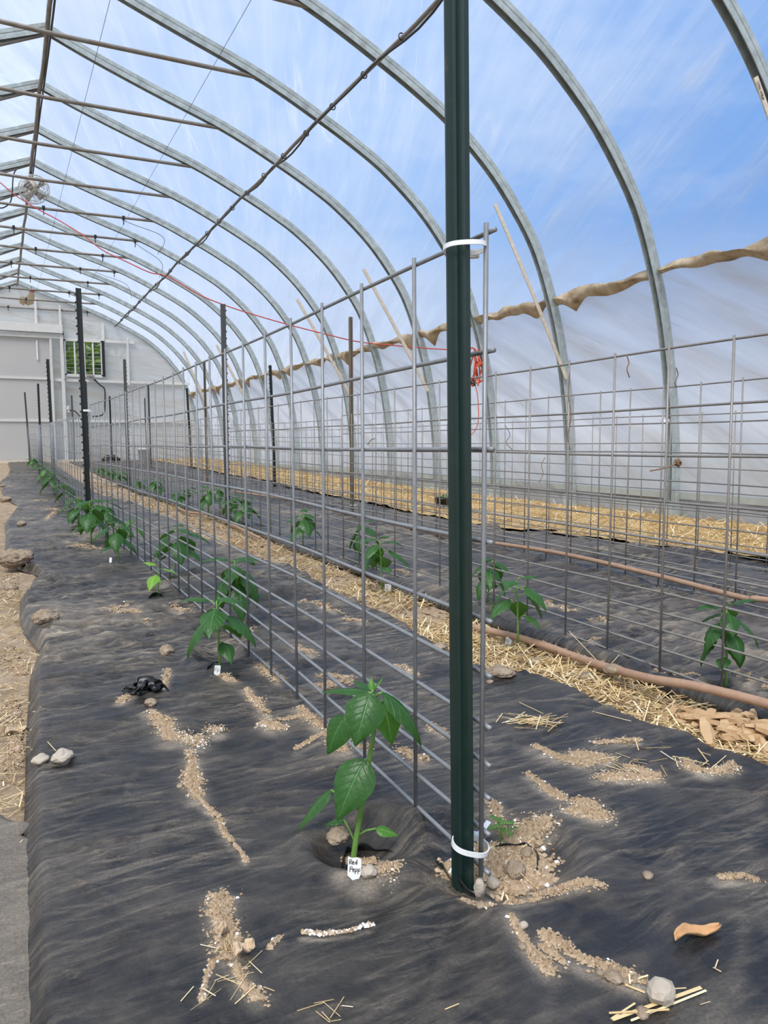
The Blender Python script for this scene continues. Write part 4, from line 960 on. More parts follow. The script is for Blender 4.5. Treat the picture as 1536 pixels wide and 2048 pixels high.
def straw_lines(L, label):
    A = np.array([surf(u0, v0) for u0, v0, u1, v1, r in L]); B = np.array([surf(u1, v1) for u0, v0, u1, v1, r in L]); R = np.array([l[4] for l in L]) / 1000
    A[:, 2] += R + .001; B[:, 2] += R + .002 + .003 * (np.arange(len(L)) % 3); D = B - A; n = np.linalg.norm(D, axis=1)
    V, F, T = prism((A + B) / 2, D / n[:, None], n, R, np.clip(rng.normal(.7, .2, len(L)), 0, 1)); o = mkmesh('straw_litter', V, F, MAT['straw'], None, False, None, None, {'tone': T}); return tag(o, label, 'straw', None, 'stuff')
straw_lines([(1225, 2046, 1402, 1983, 2.6), (1262, 2046, 1412, 1992, 1.6), (1218, 2031, 1338, 2036, 1.7), (1250, 1974, 1290, 1992, 1.8), (1258, 1948, 1260, 1978, 1.2), (1255, 1968, 1296, 1966, 1.4), (1222, 2042, 1270, 2012, 1.3), (1330, 1982, 1372, 1986, 1.0), (1240, 2030, 1300, 2040, 1.0), (1300, 2000, 1330, 1975, .8)], 'loose straw stalks around the grey angular rock at lower right')
straw_lines([(1426, 1938, 1442, 1948, .9), (1436, 1922, 1430, 1945, .8), (1400, 2012, 1420, 2018, .7), (890, 2022, 918, 2012, .8), (755, 1490, 800, 1492, .8), (1188, 1522, 1234, 1522, 1.0), (1345, 1516, 1372, 1518, .9), (1350, 1518, 1356, 1540, 1.0), (1415, 1545, 1452, 1520, .9), (1258, 1535, 1290, 1562, 1.2), (1185, 1425, 1262, 1448, 1.4), (95, 1485, 112, 1510, .8)], 'few single straw stalks scattered on the black sheet')
straws_at([(1265, 1540), (1285, 1545), (1420, 1530), (1345, 1520), (1190, 1520), (1255, 1485)], 26, .02, (.03, .08), 'few straw stalks on the dirt specks right of the nearest fence')
straws_at([(1010, 1700), (1060, 1720), (930, 1740), (1000, 1780), (1040, 1660)], 18, .02, (.03, .08), 'straw bits in the hole around the big green post')
straws_at([(455, 1900), (480, 1960), (520, 1995), (400, 1990), (630, 2030), (660, 2020)], 34, .012, (.015, .05), 'thin straw bits in the dirt at the lower left', None, (.0003, .0008))
straws_at([(680, 1212), (690, 1225)], 5, .01, (.06, .12), 'few pale straw blades lying on the sheet behind the nearest panel')

OCT = np.array([(1, 0, 0), (-1, 0, 0), (0, 1, 0), (0, -1, 0), (0, 0, 1), (0, 0, -1)], float); OF = np.array([(0, 2, 4), (2, 1, 4), (1, 3, 4), (3, 0, 4), (2, 0, 5), (1, 2, 5), (3, 1, 5), (0, 3, 5)])
def crumbs(strokes_, label, dens=1.0, size=(.0007, .0030), white=.04, base=True, cat='spilled soil', name='spilled_soil', flat=1.0):
    XY = []; S = []; T = []; Hh = []
    for L, wpx in strokes_:
        P = np.array([surf(u, v) for u, v in L]); d = np.dot(P - CAM, CF); w = wpx * d / FPX / 2
        seg = np.linalg.norm(np.diff(P[:, :2], axis=0), axis=1) if len(P) > 1 else np.array([0.0]); cum = np.r_[0, np.cumsum(seg)] if len(P) > 1 else np.array([0.0, 1e-3])
        if len(P) == 1: P = np.r_[P, P + 1e-4]; w = np.r_[w, w]
        ln = cum[-1]; area = (ln + 2 * w.mean()) * 2 * w.mean(); far = max(1.0, d.mean() / 1.4)
        n = int(min(6000, dens * area * 230000 / far ** 1.5)) + 30
        for kind, m in ((0, n), (1, int(n * .62) if base else 0)):
            s = rng.random(m) * ln; px = np.interp(s, cum, P[:, 0]); py = np.interp(s, cum, P[:, 1]); ww = np.interp(s, cum, w)
            ww = ww * (.55 + .9 * vn(s * 38, s * 0 + len(L), 5))
            q = rng.normal(0, .62 if kind == 0 else .36, (m, 2)) * ww[:, None]; XY.append(np.c_[px, py] + q)
            rr = np.exp(-(np.hypot(q[:, 0], q[:, 1]) / (ww + 1e-6)) ** 2)
            if kind == 0: S.append(np.c_[[rng.uniform(size[0], size[1], m) * far ** .5] * 3].T * np.array([1, 1, .8]) * rng.uniform(.7, 1.3, (m, 3))); T.append(np.where(rng.random(m) < white, .97, np.clip(rng.normal(.55, .22, m), 0, .9)))
            else: S.append(np.c_[rng.uniform(.0016, .0042, m), rng.uniform(.0016, .0042, m), rng.uniform(.0010, .0030, m) * (.5 + rr) * flat] * np.array([far ** .5, far ** .5, 1])); T.append(np.clip(rng.normal(.50, .2, m), 0, .9))
            Hh.append(.25 if kind == 0 else .1)
    XY = np.concatenate(XY); S = np.concatenate(S); T = np.concatenate(T)
    fn = np.vectorize(gz); Z = np.empty(len(XY)); x, y = XY[:, 0], XY[:, 1]
    A = (x >= aL(y)) & (x < aR(y)); B2 = (x >= bL(y)) & (x < 2.72); O = ~(A | B2)
    Z[A] = hA(x[A], y[A]); Z[B2] = hB(x[B2], y[B2]); Z[O] = hS(x[O], y[O])
    a = rng.uniform(0, 6.28, len(XY)); c, s = np.cos(a)[:, None], np.sin(a)[:, None]
    o = OCT[None] * S[:, None, :] * rng.uniform(.75, 1.2, (len(XY), 6, 1)); V = np.stack([o[..., 0] * c - o[..., 1] * s, o[..., 0] * s + o[..., 1] * c, o[..., 2]], -1)
    V += np.c_[XY, Z + S[:, 2] * .35 + .0008][:, None, :]
    F = (np.arange(len(XY))[:, None, None] * 6 + OF[None]).reshape(-1, 3)
    ob = mkmesh(name, V.reshape(-1, 3), F, MAT['grain'], None, False, None, None, {'tone': np.repeat(T, 6)})
    return tag(ob, label, cat, None, 'stuff')
crumbs([([(443, 1792), (440, 1830), (452, 1870), (462, 1912)], 40)], 'thick ridge of crumbled soil on the sheet at the lower left', 1.6)
crumbs([([(455, 1915), (425, 1925), (412, 1960), (402, 2005)], 12), ([(470, 1930), (490, 1975), (525, 2000)], 28), ([(560, 1875), (535, 1900)], 9)], 'soil and white specks below the thick ridge at the lower left', 1.2, white=.09)
crumbs([([(384, 1515), (383, 1555), (395, 1592)], 26), ([(395, 1592), (430, 1630), (460, 1680)], 12), ([(460, 1680), (482, 1705), (494, 1724)], 9)], 'long dirt streak running down the middle of the left sheet', 1.5)
crumbs([([(302, 1425), (325, 1445), (342, 1478)], 30), ([(335, 1340), (330, 1375)], 10), ([(240, 1405), (262, 1392)], 16)], 'crumbled soil around the torn black plastic scrap', 1.2)
crumbs([([(362, 1470), (400, 1488)], 34), ([(420, 1458), (440, 1462)], 26), ([(380, 1500), (386, 1512)], 14)], 'dark potting mix with white specks above the long dirt streak', .8, white=.10, base=False)
crumbs([([(495, 1378), (515, 1405), (535, 1430)], 18), ([(530, 1445), (558, 1456)], 28), ([(440, 1350), (470, 1366)], 16)], 'line of soil crumbs between the second plant and the nearest fence', 1.3, white=.08)
crumbs([([(520, 1330), (560, 1362)], 20), ([(600, 1415), (660, 1462), (690, 1500)], 26), ([(650, 1350), (690, 1355)], 24), ([(560, 1440), (615, 1425)], 10)], 'soil clumps along the bottom wire of the nearest panel', 1.3)
crumbs([([(606, 1866), (650, 1869), (705, 1862), (748, 1850)], 9)], 'thin line of white perlite and crumbs below the Red Pepp tag', 1.6, (.0012, .004), .35, False)
crumbs([([(735, 1740), (780, 1738)], 36), ([(690, 1722), (750, 1722)], 16)], 'dark soil filling the planting hole of the foreground plant', 1.5)
crumbs([([(905, 1745), (985, 1735), (1075, 1740)], 70), ([(960, 1715), (1060, 1705)], 40), ([(1000, 1780), (1090, 1765)], 36)], 'loose tan soil filling the hole around the big green post', 1.5, (.0014, .006))
crumbs([([(985, 1612), (1010, 1640), (1045, 1665)], 26), ([(1035, 1640), (1095, 1648)], 40), ([(975, 1600), (1000, 1625)], 14)], 'speckled soil behind the feathery seedling', 1.3, white=.08)
crumbs([([(1055, 1548), (1090, 1575), (1130, 1600)], 20), ([(1145, 1622), (1205, 1630)], 38), ([(1150, 1600), (1190, 1612)], 22)], 'diagonal dirt streak ending in a soil heap right of the post', 1.4, white=.06)
crumbs([([(1070, 1492), (1120, 1515), (1180, 1530)], 26), ([(1155, 1508), (1215, 1522)], 34), ([(1188, 1486), (1280, 1480)], 14)], 'sandy soil patch on the sheet right of the nearest fence', 1.1)
crumbs([([(1205, 1555), (1310, 1552)], 34), ([(1260, 1535), (1300, 1548)], 24)], 'speckled soil patch farther right of the nearest fence', 1.0, white=.06)
crumbs([([(1372, 1522), (1400, 1545), (1450, 1540), (1468, 1530)], 26)], 'curved speckled soil patch near the wood chips', 1.0, white=.07)
crumbs([([(1015, 1806), (1080, 1790), (1130, 1778), (1205, 1772)], 20), ([(1130, 1774), (1195, 1770)], 20)], 'low dirt ridge running right from the post hole', 1.3)
crumbs([([(1022, 1832), (1048, 1880), (1100, 1945)], 26), ([(1085, 1868), (1150, 1912), (1230, 1945), (1290, 1965)], 30), ([(1080, 1895), (1130, 1930)], 12)], 'broad dirt streak from the post hole down to the grey angular rock', 1.4)
crumbs([([(1440, 1756), (1490, 1752), (1515, 1762)], 24)], 'patch of fine sand on the sheet at the right edge', .9, (.0008, .002), .0)
crumbs([([(925, 1800), (985, 1812)], 10)], 'crumbs along the outer lip of the post hole', 1.3)
crumbs([([(200, 1222), (240, 1222), (280, 1228)], 12), ([(255, 1212), (225, 1218)], 8), ([(290, 1240), (300, 1250)], 8), ([(345, 1220), (375, 1225)], 16)], 'thin soil streaks on the sheet near the lime green seedling', 1.2)
crumbs([([(125, 1090), (175, 1092), (200, 1100)], 8), ([(150, 1095), (178, 1098)], 9), ([(90, 1020), (110, 1022)], 10), ([(66, 1002), (92, 1000)], 8), ([(90, 1040), (115, 1018)], 7)], 'soil crumbs on the far part of the left sheet', 1.2)
crumbs([([(600, 1200), (640, 1210), (668, 1222)], 16), ([(590, 1298), (625, 1312)], 16), ([(690, 1240), (735, 1246)], 12), ([(640, 1375), (700, 1362)], 18), ([(480, 1250), (500, 1262)], 20), ([(790, 1330), (840, 1350)], 10)], 'sandy patches on the sheet behind the nearest panel', 1.1)
crumbs([([(590, 1500), (640, 1470)], 10), ([(800, 1500), (850, 1520)], 20), ([(700, 1490), (740, 1500)], 12), ([(860, 1450), (890, 1470)], 18)], 'brown soil lumps between the foreground plant and the wires', 1.2)
crumbs([([(1088, 1206), (1150, 1222)], 14), ([(1185, 1240), (1215, 1246)], 14), ([(1170, 1275), (1200, 1282)], 10), ([(1465, 1345), (1530, 1375)], 16), ([(1310, 1340), (1400, 1352)], 8), ([(790, 1140), (850, 1146)], 10)], 'soil patches on the middle bed behind the second fence', 1.0)
yl = .75 + 5.0 * rng.random(1); crumbs([([(20, 1300), (30, 1330), (45, 1350)], 30), ([(20, 1400), (30, 1480), (25, 1540)], 30), ([(20, 1150), (25, 1200)], 24)], 'crumbs on the bare soil along the left edge', .8)
# clods of dark earth on the path
xq, yq = pathpts(4200, 1.3, 12, 1.4); 
def clods(x, y, size, label):
    n = len(x); z = hS(x, y); S = rng.uniform(size[0], size[1], (n, 1)) * rng.uniform(.6, 1.3, (n, 3)) * np.array([1, 1, .7])
    a = rng.uniform(0, 6.28, n); c, s = np.cos(a)[:, None], np.sin(a)[:, None]; o = OCT[None] * S[:, None, :] * rng.uniform(.7, 1.25, (n, 6, 1))
    V = np.stack([o[..., 0] * c - o[..., 1] * s, o[..., 0] * s + o[..., 1] * c, o[..., 2]], -1) + np.c_[x, y, z + S[:, 2] * .2][:, None]
    F = (np.arange(n)[:, None, None] * 6 + OF[None]).reshape(-1, 3)
    ob = mkmesh('loose_earth', V.reshape(-1, 3), F, MAT['grain'], None, False, None, None, {'tone': np.repeat(np.clip(rng.normal(.20, .22, n), 0, .9), 6)}); tag(ob, label, 'loose earth', None, 'stuff')
clods(xq, yq, (.003, .012), 'loose brown earth and crumbs on the bare soil path')
# wood chips
cc = [surf(u, v) for u, v in ((1400, 1455), (1440, 1470), (1480, 1490), (1510, 1460), (1540, 1500), (1470, 1440), (1530, 1440), (1560, 1470))]
rr = random.Random(11); HC = [MB() for _ in range(6)]; meshes = []
for k in range(7):
    b = MB(); n = 6; L = rr.uniform(.045, .10); w = rr.uniform(.014, .030); V = []
    for i in range(n):
        t_ = i / (n - 1); q = (.35 + .65 * math.sin(PI * (.12 + .76 * t_))) ; x = (t_ - .5) * L
        for sy, sz in ((-1, -.4), (1, -.5), (.8, .5), (-.7, .45)): V.append((x + rr.uniform(-.002, .002), sy * w * .5 * q + rr.uniform(-.0015, .0015), sz * w * .45 * q + rr.uniform(-.001, .001)))
    F = [(i * 4 + j, i * 4 + (j + 1) % 4, (i + 1) * 4 + (j + 1) % 4, (i + 1) * 4 + j) for i in range(n - 1) for j in range(4)] + [(3, 2, 1, 0), (n * 4 - 4, n * 4 - 3, n * 4 - 2, n * 4 - 1)]
    me = bpy.data.meshes.new('wood_chip'); me.from_pydata(V, [], F); me.materials.append(MAT['wood']); meshes.append(me)
for k in range(95):
    c = rr.choice(cc); x, y = c[0] + rr.gauss(0, .03), c[1] + rr.gauss(0, .035); z = float(hS(x, y)) + .010 + .055 * math.exp(-((x - cc[2][0]) ** 2 + (y - cc[2][1]) ** 2) / .012) * rr.random()
    o = bpy.data.objects.new('wood_chip', meshes[k % 7]); o.location = (x, y, z); o.rotation_euler = (rr.uniform(-.4, .4), rr.uniform(-.35, .35), rr.uniform(0, 6.28)); link(o)
    tag(o, 'split brown wood chip in the heap on the straw path at the right edge', 'wood chip', 'wood chips heaped on the straw path')

# ------------------------------------------------------------------ hoses
def hose(L, r, label, dz=.012, name='soaker_hose'):
    P = [G(u, v, dz + (.045 * min(1, max(0, (u - 1180) / 160)) if u > 1000 else 0)) for u, v in L]; Q = spline(P, 8); b = MB(); b.tube(Q, r, 10)
    o = b.build(name, MAT['hose'], None, True); return tag(o, label, 'hose')
hose([(1600, 1428), (1536, 1408), (1460, 1388), (1380, 1370), (1300, 1357), (1220, 1336), (1150, 1313), (1095, 1293), (1040, 1276), (980, 1262), (930, 1250)], .0115, 'thick brown hose lying along the straw path at the right', .030)
hose([(520, 1076), (490, 1062), (460, 1047), (430, 1034), (405, 1027), (375, 1024), (350, 1012)], .010, 'short visible length of brown hose on the far path, beneath the wires', .035)
def hoseX(xs, label):
    P = [np.array([x, y, float(hC(x, y)) + .030]) for x, y in xs]; b = MB(); b.tube(spline(P, 8), .0115, 10); tag(b.build('soaker_hose', MAT['hose'], None, True), label, 'hose')
HP = [G(u, v, .05) for u, v in ((1536, 1212), (1490, 1201), (1300, 1155), (1110, 1112), (940, 1080), (860, 1065), (765, 1046), (690, 1025), (560, 1000), (470, 984))]
hoseX([(2.75, .6), (2.74, 1.2)] + [(p[0], p[1]) for p in HP] , 'thin pinkish brown hose between the middle bed and the narrow bed')

# ------------------------------------------------------------------ small single things
def flat_leaf(u, v, L_, W_, az, mat, label, lobes=False):
    P = surf(u, v); b = MB(); D = Vector((math.cos(az), math.sin(az), 0)); S = Vector((-D.y, D.x, 0)); n, m = 14, 4; V = []
    for i in range(n + 1):
        t = i / n; w = W_ / 2 * max(.08, math.sin(PI * (.08 + .88 * t)) ** .7) * (1 + (.45 * math.sin(t * 17) if lobes else .1 * math.sin(t * 23)))
        for j in range(-m, m + 1):
            vv = j / m; p = D * ((t - .5) * L_) + S * (vv * w + .08 * L_ * math.sin(t * 3)) + Vector((0, 0, .004 + .008 * vv * vv + .004 * math.sin(t * 7)))
            V.append(Vector(P) + p + Vector((0, 0, .002)))
    k = 2 * m + 1; b.add(V, [(i * k + j, i * k + j + 1, (i + 1) * k + j + 1, (i + 1) * k + j) for i in range(n) for j in range(2 * m)])
    o = b.build('dry_leaf', MAT[mat], None, True, loc=tuple(P)); s = o.modifiers.new('thick', 'SOLIDIFY'); s.thickness = .0008
    return tag(o, label, 'leaf')
flat_leaf(1396, 1882, .066, .020, float(np.arctan2(*(surf(1438, 1866) - surf(1350, 1890))[[1, 0]])), 'dryleaf', 'curled orange brown dry leaf lying on the sheet at lower right')
flat_leaf(490, 1912, .026, .022, .3, 'paleleaf', 'pale lobed dry leaf beside the soil ridge at lower left', True)
flat_leaf(444, 1876, .020, .014, 1.0, 'paleleaf', 'small tan leaf on top of the soil ridge at lower left')
flat_leaf(33, 1470, .045, .032, .2, 'paleleaf', 'round brown dry leaf on the bare soil at the left edge')
# torn black plastic scrap
P = surf(290, 1388); V = []; n = 16
for i in range(n):
    for j in range(n):
        x, y = (i / (n - 1) - .5) * .085, (j / (n - 1) - .5) * .05
        V.append((P[0] + x + .012 * math.sin(j * 1.3), P[1] + y + .012 * math.sin(i * 1.1), P[2] + .006 + .030 * float(vn(np.array(i * .55), np.array(j * .55), 4)) * math.sin(PI * (i + .5) / n) * 1.3))
o = mkmesh('plastic_scrap', V, grid_faces(n, n), MAT['blackplastic'], None, True, loc=tuple(P)); s = o.modifiers.new('thick', 'SOLIDIFY'); s.thickness = .001; tag(o, 'crumpled scrap of torn black plastic lying on dirt left of the second plant', 'plastic scrap')
# cut edges of the sheet standing up round the holes (parts of the sheet)
def lip(L, h, lean=(0, 0), thick=.0012):
    P = [surf(u, v) for u, v in L]; Q = spline(P, 6); V = []
    for k, p in enumerate(Q):
        f = math.sin(PI * (k + .3) / (len(Q) - .4)) ** .6
        for s in range(4): q = s / 3; V.append((p[0] + lean[0] * q * h, p[1] + lean[1] * q * h, p[2] - .004 + h * f * q * (1 + .25 * math.sin(k * .9))))
    o = mkmesh('cut_flap', V, grid_faces(len(Q), 4), MAT['blackplastic'], sheetA, True); s = o.modifiers.new('thick', 'SOLIDIFY'); s.thickness = thick; o['label'] = 'raised black cut edge of the sheet'
lip([(880, 1712), (893, 1745), (915, 1775), (950, 1795), (1010, 1806)], .022, (-.4, .5))
lip([(980, 1690), (1030, 1690), (1060, 1692)], .012, (0, -.8))
lip([(1058, 1692), (1078, 1705), (1083, 1735), (1078, 1752)], .012, (-.6, .2))
lip([(688, 1740), (684, 1715), (700, 1702), (740, 1700), (785, 1700)], .018, (.0, -.6))
lip([(412, 1340), (420, 1332), (445, 1330), (470, 1334)], .014, (0, -.6)); lip([(296, 1200), (300, 1194), (318, 1190), (328, 1196)], .016, (0, -.5))
lip([(142, 1064), (146, 1060), (158, 1060), (166, 1064)], .016, (0, -.5))
# cable ties
ziptie(tuple(atD(930.5, 496, .984)), .0276, .0235, -YAW, 'upper white cable tie around the big green post and the wire panel', .0030, False, True, (-.06, -.04))
ziptie(tuple(atD(940.5, 1690, 1.058)), .0250, .0225, -YAW, 'lower white cable tie around the big green post and wire panel, near the soil', .0036, True, True, (.03, .20))
for u, v, d, w, lab in ((176, 821, 5.25, .03, 'white cable tie on the tall black post at the panel joint'), (106, 848, 9.6, .03, 'white cable tie on the black post in front of the door edge'), (460, 823, 6.05, .028, 'white cable tie on the dark grey studded post, upper of two'), (460, 856, 6.05, .028, 'white cable tie on the dark grey studded post, lower of two'),
                     (705, 832, 6.6, .03, 'white cable tie on the worn brown post, at the top of the panel'), (707, 1010, 6.65, .03, 'white cable tie low down on the worn brown post'), (259, 866, 10.4, .032, 'white cable tie on the weathered grey studded post'), (418, 872, 10.8, .03, 'white cable tie on the dark brown post of the third fence'), (1330, 841, 3.5, .018, 'white cable tie on the third fence at the right, in front of an arch')):
    ziptie(tuple(atD(u, v, d)), w, w, -YAW, lab, .006, False, False)
# pvc strips propped on the arches
def strip(i, a, b2, w, label, text=None, off=.06):
    y = YH[i] - off; A = atY(*a, y); B2 = atY(*b2, y); t = thing('pvc_strip', tuple(A), label, 'plastic strip', 'dirty cream strips against the arches')
    b = MB(); d = Vector(B2 - A); N = 10
    pts = [d * (k / N) + Vector((0, -.012 * math.sin(PI * k / N), 0)) for k in range(N + 1)]
    for k in range(N): b.bar(pts[k], pts[k + 1], w, .008, (0, 1, 0))
    b.build('strip', MAT['pvc'], t)
    if text:
        cu = bpy.data.curves.new('text', 'FONT'); cu.body = text; cu.size = w * .72; cu.align_y = 'CENTER'; cu.extrude = .0004
        tmp = bpy.data.objects.new('tmp', cu); C.objects.link(tmp); bpy.context.view_layer.update()
        me = bpy.data.meshes.new_from_object(tmp.evaluated_get(bpy.context.evaluated_depsgraph_get())); C.objects.unlink(tmp); bpy.data.objects.remove(tmp)
        me.materials.clear(); me.materials.append(MAT['ink']); o = bpy.data.objects.new('printed_text', me); link(o, t)
        X = (-d).normalized(); Yv = Vector((0, 1, 0)).cross(X) * -1; Z = Vector((0, -1, 0)); Yv = Z.cross(X)
        M = Matrix((X, Yv, Z)).transposed().to_4x4(); M.translation = d * .105 + Vector((-.004, -.0095, -.002)); o.matrix_local = M
    return t
strip(1, (1511, 154), (1640, 560), .037, 'cream strip with black print on the arch at the upper right edge', 'IPEX INC.')
strip(3, (990, 408), (1133, 757), .034, 'cream strip along the arch just right of the big green post')
strip(4, (727, 538), (856, 782), .034, 'cream strip leaning on the arch left of the big green post')
strip(5, (594, 598), (706, 800), .034, 'cream strip on the next arch farther, partly behind the wires')
strip(7, (433, 690), (492, 800), .034, 'small cream strip far along the arches')
strip(9, (367, 703), (415, 815), .034, 'farthest small cream strip by the eave')
# red cord, coil
p0 = np.array([-.3, 10.1]); p1 = np.array([4.60, YH[4] - .05])
def onl(u, v):
    r0 = ray(u, v); d = p1 - p0; # solve k*r0.xy = p0 + s*d
    A = np.array([[r0[0], -d[0]], [r0[1], -d[1]]]); k, s = np.linalg.solve(A, p0); return CAM + r0 * k
Q = spline([onl(u, v) for u, v in ((-20, 352), (0, 365), (30, 390), (75, 418), (120, 442), (165, 470), (205, 500), (250, 522), (300, 545), (335, 553), (400, 590), (457, 613), (520, 633), (580, 650), (650, 668), (720, 684), (800, 692), (890, 699), (940, 700))], 6)
tc = thing('extension_cord', tuple(Q[-1]), 'long thin red cord slung across the house, coiled on an arch at its right', 'cord')
o0 = Vector(Q[-1]); b = MB(); b.tube([Vector(q) - o0 for q in Q], .0062, 6); b.build('slung_cord', MAT['red'], tc, True)
b = MB(); r = random.Random(3); pts = []; cen = lambda u, v, dd=0: Vector(atD(u, v, float(np.dot(Q[-1] - CAM, CF)) + dd)) - o0
for k in range(150):
    a = 2 * PI * k / 22; w = 8 + 7 * math.sin(k * .31) ; ux = 947 + w * math.cos(a) + 6 * math.sin(k * .11) + (8 if (k // 22) % 2 else -6); vy = 733 + (33 + 5 * math.sin(k * .23)) * math.sin(a)
    pts.append(cen(ux, vy, .05 * math.sin(k * .7)))
b.tube(spline(pts, 2), .0075, 6); b.build('coil', MAT['orange'], tc, True)
b = MB(); b.tube(spline([cen(948, 765), cen(953, 780), cen(956, 800), cen(957, 830), cen(955, 850), cen(947, 865), cen(938, 872)], 5), .0055, 6); b.build('hanging_end', MAT['orange'], tc, True)
b = MB(); b.tube([cen(944, 762), cen(948, 772)], .022, 8); b.build('plug', MAT['cable'], tc, True)
# fan under the ridge
FD = 10.3; fc = atD(67, 378, FD); t = thing('circulation_fan', tuple(fc), 'round wire cage fan hanging from the ridge pipe at the upper left', 'fan')
ax = Vector((.25, -.55, -.62)).normalized(); fx_ = ax.orthogonal().normalized(); fy_ = ax.cross(fx_); RF = .22
b = MB()
for s, rr_ in ((-.09, .12), (-.07, .17), (-.03, .195), (.0, .20), (.04, .20), (.07, .19), (.09, .16), (.10, .12), (.105, .07)): b.ring(ax * s, rr_, .0035, 28, ax, 5)
for k in range(20):
    a = 2 * PI * k / 20; e = fx_ * math.cos(a) + fy_ * math.sin(a)
    b.tube([ax * -.09 + e * .10, ax * -.05 + e * .19, ax * .05 + e * .197, ax * .095 + e * .14, ax * .107 + e * .03], .0026, 5)
b.build('wire_cage', MAT['whitewood'], t, True)
for k in range(4):
    a = 2 * PI * k / 4; e = fx_ * math.cos(a) + fy_ * math.sin(a); g = ax.cross(e); mb = MB(); V = []
    for i in range(6):
        q = .03 + .14 * i / 5; w = .025 + .035 * i / 5
        for s in (-1, 1): V.append(e * q + g * (s * w) + ax * (.03 + s * .02))
    mb.add(V, [(2 * i, 2 * i + 1, 2 * i + 3, 2 * i + 2) for i in range(5)]); o = mb.build('blade', MAT['greymetal'], t, True); s = o.modifiers.new('thick', 'SOLIDIFY'); s.thickness = .003
b = MB(); b.tube([ax * -.16, ax * -.15, ax * -.02, ax * .03], [.05, .075, .075, .04], 18); b.build('motor_housing', MAT['pvc'], t, True)
b = MB(); b.box(ax * -.13 + Vector((.04, -.02, -.06)), (.10, .08, .08)); b.build('switch_box', MAT['blackplastic'], t)
b = MB(); top = Vector((RX, fc[1] + .1, 4.39)) - Vector(fc); b.tube([ax * -.12, top], .014, 8); b.build('hanger_rod', MAT['cable'], t, True)
b = MB(); b.tube(spline([Vector(atD(*q, FD)) - Vector(fc) for q in ((62, 322), (38, 335), (27, 350), (24, 390), (18, 408), (0, 416))] + [ax * -.1 + Vector((-.5, .1, -.25))], 5)[:26], .009, 6); b.build('power_lead', MAT['cable'], t, True)
# bag with red cap hanging at the far end
bc = atY(57, 606, 19.2); t = thing('hanging_bag', tuple(bc), 'small yellowed bag with a red cap hanging from the far tie bars', 'bag')
def bx(u, v): return Vector(atY(u, v, 19.2) - bc)
b = MB(); b.tube([bx(64, 583), bx(63, 592), bx(58, 602), bx(52, 608)], [.05, .07, .11, .05], 12); b.tube([bx(44, 594), bx(46, 604), bx(50, 608)], [.05, .08, .05], 10); b.build('bag_body', MAT['bag'], t, True)
b = MB(); b.tube([bx(64, 584), bx(64, 580)], [.055, .05], 12); b.build('cap', MAT['capred'], t, True)
b = MB(); b.tube([bx(64, 580), bx(62, 572)], .006, 6); b.build('hook', MAT['cable'], t, True)
# electrics on the end wall
def wp(u, v, off=.09): return Vector(atY(u, v, YEND - off))
jb = wp(133, 818); t = thing('junction_box', tuple(jb), 'pale electrical junction box on the end wall below the louvered opening', 'electrical box')
b = MB(); b.box((0, 0, 0), (.13, .09, .17)); b.build('box', MAT['whitewood'], t); b = MB(); b.box((0, -.05, .02), (.07, .02, .07)); b.build('cover_plate', MAT['white'], t)
def conduit(L, r, lab, mat='greymetal'):
    b = MB(); b.tube(spline([wp(u, v) for u, v in L], 6), r, 6); tag(b.build('conduit', MAT[mat], None, True), lab, 'conduit')
conduit([(125, 756), (127, 790), (128, 820), (129, 838)], .018, 'vertical grey conduit down the end wall beside the door')
conduit([(188, 758), (200, 770), (209, 778), (210, 800), (209, 822), (202, 831), (185, 833)], .017, 'curved cable hanging below the louvered opening', 'cable')
conduit([(139, 821), (147, 821), (154, 826), (160, 832), (175, 832)], .014, 'short cable curving right from the junction box', 'cable')
conduit([(0, 655), (60, 656), (118, 660), (126, 668), (127, 690), (126, 750)], .014, 'cable run over the door header and down its side', 'cable')
mt = wp(180, 751, .12); b = MB(); b.box((0, 0, 0), (.16, .12, .06)); b.box((.03, 0, -.04), (.05, .05, .05)); o = b.build('vent_motor', MAT['greymetal']); o.location = mt; tag(o, 'small grey motor on the sill of the louvered opening', 'motor')
# pot with seedling, bucket and far clutter
pp = G(886, 1020, .03); t = thing('plant_pot', tuple(pp), 'small black nursery pot with green seedlings standing in the straw', 'plant pot')
b = MB(); b.lathe([(.060, .0), (.075, .10), (.080, .10), (.080, .115), (.072, .115), (.070, .095)], 16); b.build('pot', MAT['blackplastic'], t, True)
b = MB(); b.lathe([(.068, .090), (.02, .100)], 14); b.build('potting_soil', MAT['darksoil'], t, True)
b = MB(); r = random.Random(2)
for k in range(12):
    a = r.uniform(0, 6.28); q = r.uniform(.0, .05); p = Vector((q * math.cos(a), q * math.sin(a), .10)); e = p + Vector((.04 * math.cos(a), .04 * math.sin(a), r.uniform(.03, .07))); leaf_geo(b, p, e, .024, (0, 0, 1), .2, .2, 5, 2)
b.build('seedlings', [MAT['young'], MAT['stem']], t, True, True)
pb = atY(289, 921, 17.5); b = MB(); b.lathe([(.11, 0), (.13, .24), (.135, .24), (.135, .27), (.12, .27)], 18); o = b.build('bucket', MAT['white'], None, True); o.location = tuple(pb); tag(o, 'white bucket standing far back behind the fences', 'bucket')
pb = G(222, 921, .05); b = MB(); b.tube([(-.20, 0, .01), (-.10, .02, .06), (.05, 0, .07), (.22, .02, .02)], [.03, .07, .08, .03], 12); o = b.build('plastic_roll', MAT['blackplastic'], None, True); o.location = tuple(pb); tag(o, 'bundle of black plastic lying on the ground near the end wall', 'plastic bundle')
# board along the foot of the door
b = MB(); b.box((-.4, YEND - .16, .22), (4.6, .10, .09)); tag(b.build('sill_board', MAT['pvc']), 'sandy coloured sill board lying along the foot of the white door', 'board')
